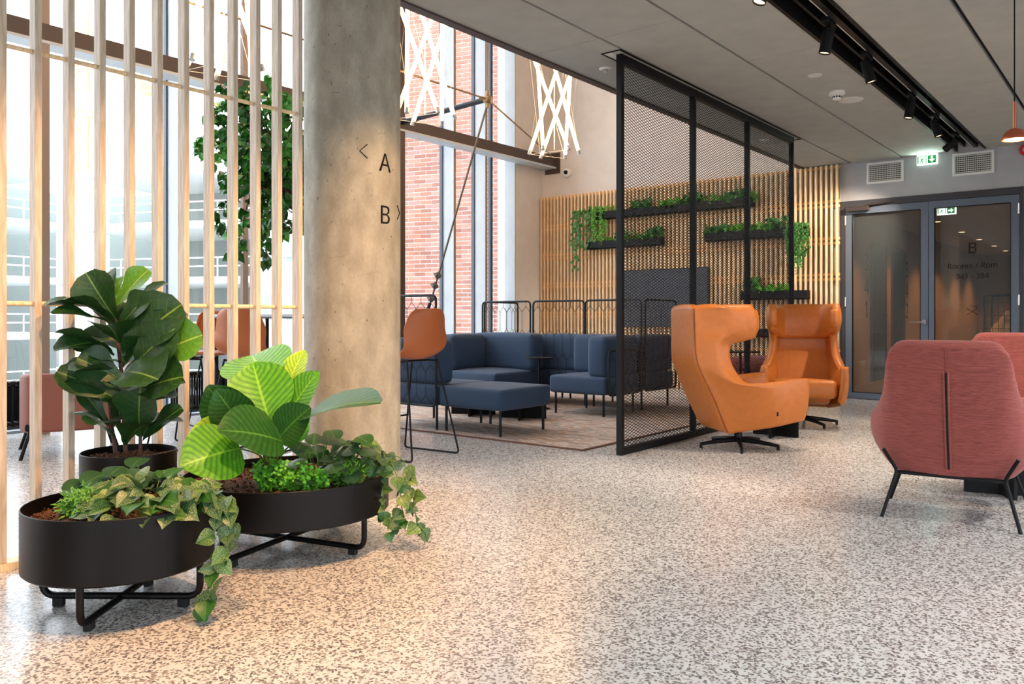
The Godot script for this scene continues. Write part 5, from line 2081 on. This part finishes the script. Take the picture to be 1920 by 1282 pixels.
func planter(label: String, c: Vector3, r: float, y0: float, y1: float, soil: float, feet: Array, lr: float) -> Node3D:
	var t := thing("round_planter", label, "planter", c)
	var st := S()
	lathe(st, [Vector2(0, y0), Vector2(r - 0.006, y0), Vector2(r, y0 + 0.006), Vector2(r, y1 - 0.002), Vector2(r - 0.002, y1), Vector2(r - 0.004, y1), Vector2(r - 0.005, y1 - 0.002), Vector2(r - 0.005, y0 + 0.02), Vector2(0, y0 + 0.02)], 96, Vector3.ZERO, true)
	obj("tub", fin(st), M.planter, t)
	st = S()
	st.set_smooth_group(0)
	var nz := FastNoiseLite.new()
	nz.frequency = 14.0
	nz.seed = int(r * 100)
	var n := 14
	var m := 48
	var g := []
	for i in n + 1:
		var row := []
		for k in m:
			var a := TAU * k / m
			var q := (r - 0.006) * i / n
			var p := Vector3(cos(a) * q, soil, sin(a) * q)
			p.y += nz.get_noise_2d(p.x, p.z) * 0.02 + 0.018 * (1.0 - float(i) / n)
			row.append(p)
		g.append(row)
	for i in n:
		for k in m:
			quad(st, g[i][k], g[i][(k + 1) % m], g[i + 1][(k + 1) % m], g[i + 1][k])
	obj("soil", fin(st), M.soil, t)
	# loose bark crumbs
	var crumb := S()
	rbox(crumb, Vector3.ZERO, Vector3(1, 0.6, 0.8), 0.2, 1)
	var cm := fin(crumb)
	rng.seed = int(r * 1000)
	var tf := []
	for k in int(2600 * r):
		var a := rnd(0, TAU)
		var q := (r - 0.012) * sqrt(rng.randf())
		var p := Vector3(cos(a) * q, 0, sin(a) * q)
		p.y = soil + nz.get_noise_2d(p.x, p.z) * 0.02 + 0.018 * (1.0 - q / r) + 0.002
		tf.append(Transform3D(Basis(rdir(), rnd(0, 6.0)).scaled(Vector3.ONE * rnd(0.005, 0.013)), p))
	many("bark_mulch", cm, M.soil, tf, t)
	# two crossed bent bars carry the tub
	for k in 2:
		var d: Vector3 = feet[k]
		d = d.normalized()
		var y := 0.030 + 0.004 * k
		st = S()
		tube(st, bend([-d * lr + Vector3(0, y0 + 0.002, 0), -d * lr + Vector3(0, y, 0), d * lr + Vector3(0, y, 0), d * lr + Vector3(0, y0 + 0.002, 0)], 0.045, 6), 0.0115, 10)
		obj("leg_bar", fin(st), M.planter, t)
		for s in [-1.0, 1.0]:
			st = S()
			rbox(st, d * s * (lr - 0.055) + Vector3(0, (y - 0.006) * 0.5, 0), Vector3(0.034, y - 0.006, 0.024), 0.003, 1, Basis(Vector3.UP, atan2(-d.z, d.x)))
			obj("foot_pad", fin(st), M.rubber, t)
	return t

func listed_leaves(t: Node3D, list: Array, wids: Array, fold: float, curl: float, wave: float, at: Vector3, limit: float, grow: float) -> void:
	for e in list:
		var a: Vector3 = e[1]
		var b: Vector3 = e[2]
		a.x = maxf(a.x, limit)
		b.x = maxf(b.x, limit)
		var L := (b - a).length()
		var w := []
		for q in wids:
			w.append(q * e[4])
		var o := obj("leaf", leaf(1.0, w, fold, curl, wave, 6), M[e[0]], t)
		o.transform = Transform3D(facing(b - a, e[3], L * grow), a - at)

# a vine with leaves set along it, each leaf a part
func vine(t: Node3D, pts: Array, size: float, step: float, mats: Array, shapes: Array, leafname := "leaf") -> void:
	var c := crv(pts, 5)
	var st := S()
	tube(st, c, 0.0022, 5)
	obj("stem", fin(st), M.stem_green, t)
	var acc := 0.0
	for i in range(1, c.size()):
		acc += (c[i] - c[i - 1]).length()
		while acc > step:
			acc -= step
			var d := Vector3(rnd(-0.5, 1.0), rnd(-1.1, 0.1), rnd(-0.4, 1.0)).normalized()
			var f := Vector3(0.62 + rnd(-0.5, 0.5), 0.35 + rnd(-0.3, 0.5), 0.70 + rnd(-0.5, 0.5)).normalized()
			var o := obj(leafname, shapes[rng.randi() % shapes.size()], mats[rng.randi() % mats.size()], t)
			var p: Vector3 = c[i] + d * 0.008
			p.y = maxf(p.y, 0.05)
			o.transform = Transform3D(facing(d, f, size * rnd(0.75, 1.25)), p)

func mound(t: Node3D, n: int, c: Vector3, rad: Vector3, size: float, mats: Array, shapes: Array, out := 0.9) -> void:
	# leaves on the surface of a low dome, on short stalks
	for k in n:
		var a := rnd(0, TAU)
		var q := sqrt(rng.randf())
		var h := sqrt(maxf(0.0, 1.0 - q * q)) * rnd(0.55, 1.0)
		var p := c + Vector3(cos(a) * q * rad.x, h * rad.y, sin(a) * q * rad.z)
		var d := Vector3(cos(a) * out + rnd(-0.6, 0.6), rnd(-0.35, 0.45), sin(a) * out + rnd(-0.6, 0.6)).normalized()
		var f := Vector3(0.45 + rnd(-0.4, 0.4), 0.8, 0.5 + rnd(-0.4, 0.4)).normalized()
		var o := obj("leaf", shapes[rng.randi() % shapes.size()], mats[rng.randi() % mats.size()], t)
		o.transform = Transform3D(facing(d, f, size * rnd(0.7, 1.25)), p)
		if k % 3 == 0:
			var st := S()
			tube(st, [Vector3(c.x + cos(a) * q * rad.x * 0.5, c.y - 0.02, c.z + sin(a) * q * rad.z * 0.5), p.lerp(c, 0.2), p], 0.0018, 4)
			obj("stem", fin(st), M.stem_green, t)

func shrub(called: String, label: String, c: Vector3, rad: Vector3, n: int, size: float, m: Material, narrow: bool) -> void:
	var t := thing(called, label, "plant", c)
	var lf := leaf(1.0, [0.08, 0.42, 0.5, 0.36, 0.0], 0.2, 0.2, 0.0, 2)
	if narrow:
		lf = leaf(1.0, [0.05, 0.12, 0.13, 0.08, 0.0], 0.2, 0.35, 0.0, 2)
	var tf := []
	var st := S()
	for k in int(n / 14):
		var a := rnd(0, TAU)
		var q := sqrt(rng.randf())
		var tip := Vector3(cos(a) * q * rad.x, rad.y * rnd(0.5, 1.0) * (1.0 - 0.45 * q * q), sin(a) * q * rad.z)
		var foot := Vector3(tip.x * 0.35, -0.025, tip.z * 0.35)
		tube(st, [foot, foot.lerp(tip, 0.5) + Vector3(0, 0.012, 0), tip], 0.0016, 4)
		for j in 14:
			var p: Vector3 = foot.lerp(tip, lerpf(0.3, 1.02, j / 13.0)) + rdir() * 0.010
			var d := (rdir() + (tip - foot).normalized() * 0.9).normalized()
			tf.append(Transform3D(facing(d, (Vector3(0.4, 0.8, 0.5) + rdir() * 0.5).normalized(), size * rnd(0.7, 1.3)), p))
	obj("stems", fin(st), M.stem_green, t)
	many("foliage", lf, m, tf, t)

func build_planters() -> void:
	var cl := Vector3(-2.69, 0, -1.31)
	var cr := Vector3(-2.87, 0, -2.10)
	var cf := Vector3(-3.18, 0, -1.58)
	planter("nearest round black metal planter on crossed bar legs, bare brown mulch at its left", cl, 0.29, 0.15, 0.35, 0.305, [Vector3(.16, 0, .198), Vector3(-.214, 0, .165)], 0.262)
	planter("wide shallow round black planter on crossed legs, in front of the concrete column", cr, 0.417, 0.153, 0.305, 0.265, [Vector3(.373, 0, -.089), Vector3(.09, 0, .32)], 0.385)
	planter("small deep round black planter behind the nearest one, holding the tall fiddle leaf plant", cf, 0.175, 0.15, 0.43, 0.395, [Vector3(.2, 0, .1), Vector3(-.1, 0, .2)], 0.15)
	rng.seed = 900
	# fiddle leaf fig
	var t := thing("fiddle_leaf_fig", "tall fiddle leaf fig with big dark glossy leaves, in front of the slats", "plant", Vector3(-3.18, 0.39, -1.58))
	var fig := [
		["fig", Vector3(-3.225, 0.948, -1.549), Vector3(-3.225, 1.082, -1.447), Vector3(0.496, 0.361, 0.790), 0.40],
		["fig_light", Vector3(-3.240, 0.997, -1.563), Vector3(-3.161, 1.123, -1.600), Vector3(0.336, 0.206, 0.919), 0.30],
		["fig", Vector3(-3.273, 1.044, -1.562), Vector3(-3.440, 1.126, -1.557), Vector3(0.537, 0.507, 0.675), 0.40],
		["fig_light", Vector3(-3.258, 1.024, -1.561), Vector3(-3.321, 1.112, -1.575), Vector3(0.739, 0.309, 0.598), 0.36],
		["fig", Vector3(-3.263, 0.971, -1.544), Vector3(-3.268, 1.034, -1.362), Vector3(0.062, 0.913, 0.404), 0.28],
		["fig", Vector3(-3.212, 0.928, -1.534), Vector3(-3.204, 0.996, -1.362), Vector3(0.179, 0.756, 0.630), 0.25],
		["fig", Vector3(-3.252, 0.918, -1.579), Vector3(-3.199, 1.089, -1.672), Vector3(-0.098, 0.508, 0.856), 0.20],
		["fig", Vector3(-3.210, 0.912, -1.561), Vector3(-3.102, 1.019, -1.570), Vector3(0.327, 0.302, 0.896), 0.32],
		["fig", Vector3(-3.182, 0.808, -1.558), Vector3(-2.993, 0.973, -1.606), Vector3(0.512, 0.300, 0.805), 0.36],
		["fig_light", Vector3(-3.173, 0.885, -1.667), Vector3(-3.145, 0.978, -1.715), Vector3(0.327, 0.302, 0.896), 0.34],
		["fig", Vector3(-3.179, 0.894, -1.688), Vector3(-3.172, 0.943, -1.745), Vector3(0.045, 0.503, 0.863), 0.26],
		["fig_light", Vector3(-3.056, 0.809, -1.632), Vector3(-2.911, 0.878, -1.671), Vector3(0.658, 0.361, 0.661), 0.44],
		["fig", Vector3(-3.237, 0.856, -1.565), Vector3(-3.271, 0.869, -1.384), Vector3(0.221, 0.764, 0.606), 0.30],
		["fig", Vector3(-3.309, 0.805, -1.559), Vector3(-3.429, 0.877, -1.489), Vector3(0.455, 0.504, 0.734), 0.42],
		["fig", Vector3(-3.102, 0.778, -1.570), Vector3(-2.955, 0.882, -1.585), Vector3(0.739, 0.309, 0.598), 0.42],
		["fig", Vector3(-3.210, 0.774, -1.561), Vector3(-3.175, 0.805, -1.461), Vector3(0.359, 0.704, 0.613), 0.36],
		["fig", Vector3(-3.160, 0.706, -1.550), Vector3(-3.189, 0.787, -1.425), Vector3(0.455, 0.504, 0.734), 0.40],
		["fig", Vector3(-3.162, 0.621, -1.548), Vector3(-3.216, 0.741, -1.378), Vector3(0.316, 0.612, 0.725), 0.24],
		["fig", Vector3(-3.311, 0.618, -1.557), Vector3(-3.358, 0.742, -1.443), Vector3(0.402, 0.398, 0.825), 0.34],
		["fig", Vector3(-3.097, 0.662, -1.574), Vector3(-2.920, 0.738, -1.587), Vector3(0.573, 0.597, 0.561), 0.42],
		["fig", Vector3(-3.140, 0.739, -1.540), Vector3(-2.924, 0.769, -1.508), Vector3(0.408, 0.756, 0.513), 0.42],
		["fig", Vector3(-3.138, 0.630, -1.618), Vector3(-3.066, 0.709, -1.701), Vector3(-0.098, 0.508, 0.856), 0.20],
		["fig", Vector3(-3.129, 0.486, -1.600), Vector3(-3.048, 0.635, -1.536), Vector3(0.594, 0.301, 0.746), 0.40],
		["fig", Vector3(-3.141, 0.467, -1.616), Vector3(-3.045, 0.587, -1.667), Vector3(0.108, 0.303, 0.947), 0.22],
		["fig", Vector3(-3.286, 0.520, -1.552), Vector3(-3.338, 0.652, -1.485), Vector3(0.860, 0.318, 0.400), 0.20],
		["fig", Vector3(-3.301, 0.514, -1.565), Vector3(-3.290, 0.596, -1.600), Vector3(0.416, 0.309, 0.855), 0.34],
		["fig", Vector3(-3.284, 0.824, -1.604), Vector3(-3.405, 0.903, -1.585), Vector3(0.569, 0.406, 0.715), 0.44],
		["fig", Vector3(-3.237, 0.733, -1.591), Vector3(-3.201, 0.783, -1.696), Vector3(0.713, 0.398, 0.577), 0.42],
		["fig", Vector3(-3.222, 0.668, -1.577), Vector3(-3.210, 0.705, -1.638), Vector3(0.713, 0.398, 0.577), 0.42],
		["fig", Vector3(-3.292, 0.851, -1.598), Vector3(-3.309, 0.917, -1.661), Vector3(0.669, 0.314, 0.673), 0.40],
	]
	var at := t.position
	listed_leaves(t, fig, [0.08, 0.26, 0.38, 0.50, 0.68, 0.86, 0.98, 1.0, 0.86, 0.42], 0.32, 0.22, 0.036, at, -3.37, 1.26)
	for k in 20:
		var h := 0.06 + 0.50 * k / 20.0
		var ph := k * 2.4
		var s0 := Vector3(-3.22 + 0.03 * cos(ph), h + 0.39, -1.57 + 0.03 * sin(ph))
		var dd := Vector3(cos(ph), rnd(0.35, 1.1), sin(ph))
		if dd.x < 0.0:
			dd.x *= 0.35
		var o := obj("leaf", leaf(1.0, [0.03, 0.10, 0.15, 0.20, 0.27, 0.34, 0.39, 0.40, 0.34, 0.16], 0.32, 0.28, 0.036, 6), M.fig, t)
		o.transform = Transform3D(facing(dd, Vector3(0, 1, 0) + dd * -0.3, rnd(0.18, 0.24)), s0 - at)
	var stems := [[Vector3(-3.213, 0.40, -1.584), Vector3(-3.218, 0.536, -1.58), Vector3(-3.212, 0.669, -1.572), Vector3(-3.222, 0.787, -1.564), Vector3(-3.23, 0.866, -1.558), Vector3(-3.248, 0.941, -1.557), Vector3(-3.257, 1.03, -1.562)], [Vector3(-3.26, 0.40, -1.568), Vector3(-3.28, 0.498, -1.563), Vector3(-3.305, 0.631, -1.558)], [Vector3(-3.148, 0.40, -1.61), Vector3(-3.13, 0.502, -1.599)]]
	for s in stems:
		var q := S()
		var pts := []
		for p in s:
			pts.append(p - at)
		tube(q, crv(pts, 4), 0.0095, 9, 0.005)
		obj("stem", fin(q), M.bark, t)
	# calathea
	t = thing("calathea", "prayer plant with huge round striped bright green leaves, right of the fiddle leaf fig", "plant", Vector3(-2.98, 0.27, -2.10))
	at = t.position
	var cal := [
		["calathea", Vector3(-2.872, 0.523, -2.009), Vector3(-2.953, 0.711, -1.996), Vector3(0.677, 0.241, 0.696), 0.47],
		["calathea", Vector3(-2.961, 0.678, -2.053), Vector3(-3.153, 0.790, -2.118), Vector3(0.440, 0.707, 0.553), 0.46],
		["calathea_lime", Vector3(-2.901, 0.622, -2.101), Vector3(-2.902, 0.774, -2.164), Vector3(0.370, 0.095, 0.924), 0.26],
		["calathea", Vector3(-2.845, 0.547, -2.081), Vector3(-2.755, 0.685, -2.102), Vector3(0.203, 0.195, 0.960), 0.30],
		["calathea_dark", Vector3(-2.711, 0.543, -2.060), Vector3(-2.418, 0.663, -2.063), Vector3(-0.081, 0.917, 0.390), 0.24],
		["calathea_dark", Vector3(-3.005, 0.511, -1.954), Vector3(-2.987, 0.621, -1.841), Vector3(0.354, 0.518, 0.778), 0.42],
		["calathea_dark", Vector3(-2.943, 0.504, -1.939), Vector3(-2.917, 0.611, -1.833), Vector3(0.684, 0.195, 0.703), 0.40],
		["calathea", Vector3(-2.869, 0.431, -1.871), Vector3(-2.855, 0.425, -1.690), Vector3(0.504, 0.344, 0.792), 0.48],
		["calathea_dark", Vector3(-2.783, 0.453, -2.003), Vector3(-2.746, 0.535, -1.802), Vector3(0.486, 0.625, 0.611), 0.40],
		["calathea_dark", Vector3(-2.809, 0.461, -2.008), Vector3(-2.693, 0.560, -2.011), Vector3(0.679, 0.518, 0.520), 0.38],
		["calathea", Vector3(-2.783, 0.439, -2.067), Vector3(-2.757, 0.526, -2.087), Vector3(0.820, 0.206, 0.534), 0.28],
		["calathea_lime", Vector3(-2.973, 0.444, -1.929), Vector3(-2.977, 0.488, -1.785), Vector3(0.528, 0.530, 0.664), 0.42],
	]
	listed_leaves(t, cal, [0.12, 0.64, 0.90, 1.02, 1.05, 1.02, 0.94, 0.80, 0.54, 0.10], 0.22, 0.18, 0.012, at, -3.36, 1.4)
	for e in cal:
		var a: Vector3 = e[1]
		a.x = maxf(a.x, -3.36)
		a -= at
		var q := S()
		var foot := Vector3(rnd(-0.03, 0.03), -0.01, rnd(-0.03, 0.03))
		tube(q, crv([foot, Vector3(lerpf(foot.x, a.x, 0.35), lerpf(foot.y, a.y, 0.65), lerpf(foot.z, a.z, 0.35)), a], 5), 0.0042, 6, 0.003)
		obj("leaf_stalk", fin(q), M.stem_green, t)
	var heart := [leaf(1.0, [0.20, 0.42, 0.46, 0.40, 0.28, 0.13, 0.0], 0.25, 0.25, 0.0, 4), leaf(1.0, [0.24, 0.46, 0.48, 0.40, 0.26, 0.10, 0.0], 0.12, 0.4, 0.0, 4), leaf(1.0, [0.18, 0.36, 0.40, 0.36, 0.26, 0.12, 0.0], 0.45, 0.15, 0.0, 4)]
	var round_leaf := [leaf(1.0, [0.16, 0.40, 0.48, 0.49, 0.44, 0.32, 0.0], 0.12, 0.2, 0.0, 4), leaf(1.0, [0.16, 0.38, 0.46, 0.47, 0.42, 0.3, 0.0], -0.12, 0.12, 0.0, 4)]
	var mix := [M.satin, M.satin, M.satin_gold, M.satin_green]
	# satin pothos of the near planter, one long runner reaching the floor
	t = thing("satin_pothos", "silver speckled trailing plant filling the nearest planter, one runner hanging to the floor", "plant")
	mound(t, 120, Vector3(-2.59, 0.325, -1.36), Vector3(0.19, 0.11, 0.18), 0.064, mix, heart)
	vine(t, [Vector3(-2.50, 0.36, -1.42), Vector3(-2.423, 0.372, -1.472), Vector3(-2.349, 0.366, -1.479), Vector3(-2.318, 0.304, -1.477), Vector3(-2.306, 0.242, -1.462), Vector3(-2.324, 0.186, -1.436), Vector3(-2.328, 0.117, -1.420), Vector3(-2.341, 0.071, -1.409), Vector3(-2.375, 0.052, -1.382)], 0.062, 0.018, mix, heart)
	vine(t, [Vector3(-2.52, 0.36, -1.38), Vector3(-2.43, 0.39, -1.44), Vector3(-2.36, 0.36, -1.45), Vector3(-2.34, 0.30, -1.45), Vector3(-2.35, 0.26, -1.45)], 0.062, 0.019, mix, heart)
	t = thing("peperomia", "small plant with flat dark round leaves at the back of the nearest planter", "plant", Vector3(-2.80, 0.31, -1.40))
	for e in [[0.0, 0.13, 0.03, 0.095], [-0.07, 0.10, 0.06, 0.10], [0.06, 0.115, -0.02, 0.10], [-0.03, 0.145, -0.05, 0.085], [0.10, 0.09, 0.03, 0.095], [-0.10, 0.07, 0.10, 0.10], [0.02, 0.09, 0.09, 0.09], [0.13, 0.12, -0.05, 0.08], [-0.12, 0.05, 0.02, 0.09]]:
		var p := Vector3(e[0], e[1], e[2])
		var d := Vector3(e[0] + 0.2, -0.02, e[2] + 0.25).normalized() * -1.0
		var o := obj("leaf", round_leaf[rng.randi() % 2], M.pepper, t)
		o.transform = Transform3D(facing(-d, Vector3(0.35 + rnd(-0.2, 0.2), 0.85, 0.25 + rnd(-0.2, 0.2)).normalized(), e[3]), p)
		var q := S()
		tube(q, crv([Vector3(e[0] * 0.2, -0.02, e[2] * 0.2), Vector3(e[0] * 0.6, e[1] * 0.7, e[2] * 0.6), p], 4), 0.0024, 5)
		obj("leaf_stalk", fin(q), M.stem_green, t)
	shrub("feathery_fern", "little feathery light green plant on the mulch at the left of the nearest planter", Vector3(-2.705, 0.32, -1.205), Vector3(0.085, 0.09, 0.08), 1200, 0.022, M.fern, true)
	# right planter
	shrub("box_shrub", "bright green small leaved shrub at the front of the wide planter, under the striped leaves", Vector3(-2.74, 0.28, -1.94), Vector3(0.11, 0.115, 0.10), 1100, 0.0145, M.bush, false)
	shrub("box_shrub", "second bright green small leaved shrub, right of the first in the wide planter", Vector3(-2.645, 0.275, -2.02), Vector3(0.10, 0.105, 0.09), 950, 0.0145, M.bush, false)
	shrub("feathery_fern", "fine dark green ferny plant at the right rim of the wide planter", Vector3(-2.585, 0.275, -2.19), Vector3(0.09, 0.12, 0.08), 800, 0.024, M.fern, true)
	t = thing("peperomia", "plant with dark round glossy leaves in the middle of the wide planter, before the column", "plant", Vector3(-2.70, 0.27, -2.13))
	for e in [[0.02, 0.20, -0.02, 0.095], [-0.06, 0.17, 0.04, 0.09], [0.08, 0.16, -0.06, 0.10], [0.0, 0.12, 0.10, 0.09], [-0.10, 0.14, -0.02, 0.09], [0.11, 0.10, 0.03, 0.09], [-0.03, 0.21, -0.08, 0.085], [0.14, 0.15, -0.10, 0.09], [0.06, 0.06, 0.11, 0.09], [-0.08, 0.10, 0.09, 0.085], [0.04, 0.17, 0.05, 0.085], [-0.12, 0.19, -0.07, 0.08], [0.10, 0.19, -0.12, 0.085], [-0.02, 0.15, -0.12, 0.09], [0.15, 0.06, -0.02, 0.085]]:
		var p := Vector3(e[0], e[1], e[2])
		var o := obj("leaf", round_leaf[rng.randi() % 2], M.pepper if rng.randf() < 0.6 else M.satin_green, t)
		o.transform = Transform3D(facing(Vector3(e[0] + 0.2, -0.05, e[2] + 0.15), Vector3(0.35 + rnd(-0.2, 0.2), 0.8, 0.35 + rnd(-0.2, 0.2)).normalized(), e[3]), p)
		var q := S()
		tube(q, crv([Vector3(e[0] * 0.2, -0.02, e[2] * 0.2), Vector3(e[0] * 0.6, e[1] * 0.7, e[2] * 0.6), p], 4), 0.0024, 5)
		obj("leaf_stalk", fin(q), M.stem_green, t)
	t = thing("satin_pothos", "silver speckled trailing plant spilling over the right rim of the wide planter", "plant")
	mound(t, 110, Vector3(-2.63, 0.30, -2.25), Vector3(0.125, 0.145, 0.125), 0.056, mix, heart)
	for s in [[Vector3(-2.60, 0.36, -2.27), Vector3(-2.53, 0.345, -2.288), Vector3(-2.505, 0.280, -2.293), Vector3(-2.490, 0.216, -2.287), Vector3(-2.477, 0.158, -2.284), Vector3(-2.467, 0.085, -2.293)], [Vector3(-2.58, 0.37, -2.30), Vector3(-2.493, 0.375, -2.310), Vector3(-2.452, 0.321, -2.317), Vector3(-2.430, 0.258, -2.322), Vector3(-2.426, 0.190, -2.325), Vector3(-2.418, 0.134, -2.332), Vector3(-2.437, 0.095, -2.317)], [Vector3(-2.574, 0.384, -2.323), Vector3(-2.463, 0.371, -2.360), Vector3(-2.426, 0.289, -2.364), Vector3(-2.403, 0.223, -2.369), Vector3(-2.396, 0.166, -2.374), Vector3(-2.388, 0.109, -2.381), Vector3(-2.369, 0.081, -2.396)]]:
		vine(t, s, 0.056, 0.021, mix, heart)

func build_tree() -> void:
	# indoor tree behind the slats, its foot hidden by the column
	var base := Vector3(-4.95, 0, -4.42)
	var t := thing("fig_tree", "leafy indoor fig tree behind the slats and the concrete column", "tree", base)
	rng.seed = 1234
	var q := S()
	var trunk := crv([Vector3(0, 0.30, 0), Vector3(0.02, 0.9, 0.10), Vector3(0.0, 1.4, 0.40), Vector3(-0.08, 1.8, 0.70), Vector3(-0.15, 2.3, 0.85)], 5)
	tube(q, trunk, 0.035, 10, 0.015)
	obj("trunk", fin(q), M.bark, t)
	var lf := leaf(1.0, [0.10, 0.34, 0.40, 0.34, 0.22, 0.09, 0.0], 0.35, 0.3, 0.0, 2)
	var tfs := []
	q = S()
	var made := 0
	var mid := Vector3(-0.22, 2.12, 0.88)
	for b in 64:
		var s: Vector3 = trunk[12 + b % 9]
		var e := mid + rdir() * Vector3(0.44, 0.66, 0.44) * pow(rng.randf(), 0.33)
		var m := s.lerp(e, 0.5) + Vector3(0, 0.06, 0)
		var c := crv([s, m, e, e + Vector3(rnd(-0.05, 0.05), -0.12, rnd(-0.05, 0.05))], 6)
		tube(q, c, 0.005, 5, 0.002)
		for i in range(6, c.size()):
			for k in 2:
				var d := Vector3(rnd(-1, 1), rnd(-1.2, 0.15), rnd(-1, 1)).normalized()
				var f := Vector3(rnd(-0.3, 0.9), rnd(0.0, 1.0), rnd(-0.2, 1.0)).normalized()
				var tf := Transform3D(facing(d, f, rnd(0.06, 0.095)), c[i] + d * 0.015)
				if made < 295 and (i + k + b) % 4 == 0:
					var o := obj("leaf", lf, M.tree_leaf if rng.randf() < 0.6 else M.tree_leaf_dark, t)
					o.transform = tf
					made += 1
				else:
					tfs.append(tf)
	obj("branches", fin(q), M.bark, t)
	many("foliage", lf, M.tree_leaf_dark, tfs.slice(0, int(tfs.size() / 2)), t)
	many("foliage", lf, M.tree_leaf, tfs.slice(int(tfs.size() / 2)), t)
	var p := thing("tree_pot", "dark round pot of the indoor fig tree, hidden behind the column", "planter", base)
	q = S()
	lathe(q, [Vector2(0, 0), Vector2(0.17, 0), Vector2(0.21, 0.36), Vector2(0.205, 0.365), Vector2(0.2, 0.36), Vector2(0.195, 0.30), Vector2(0, 0.30)], 36, Vector3.ZERO, true)
	obj("pot", fin(q), M.planter, p)
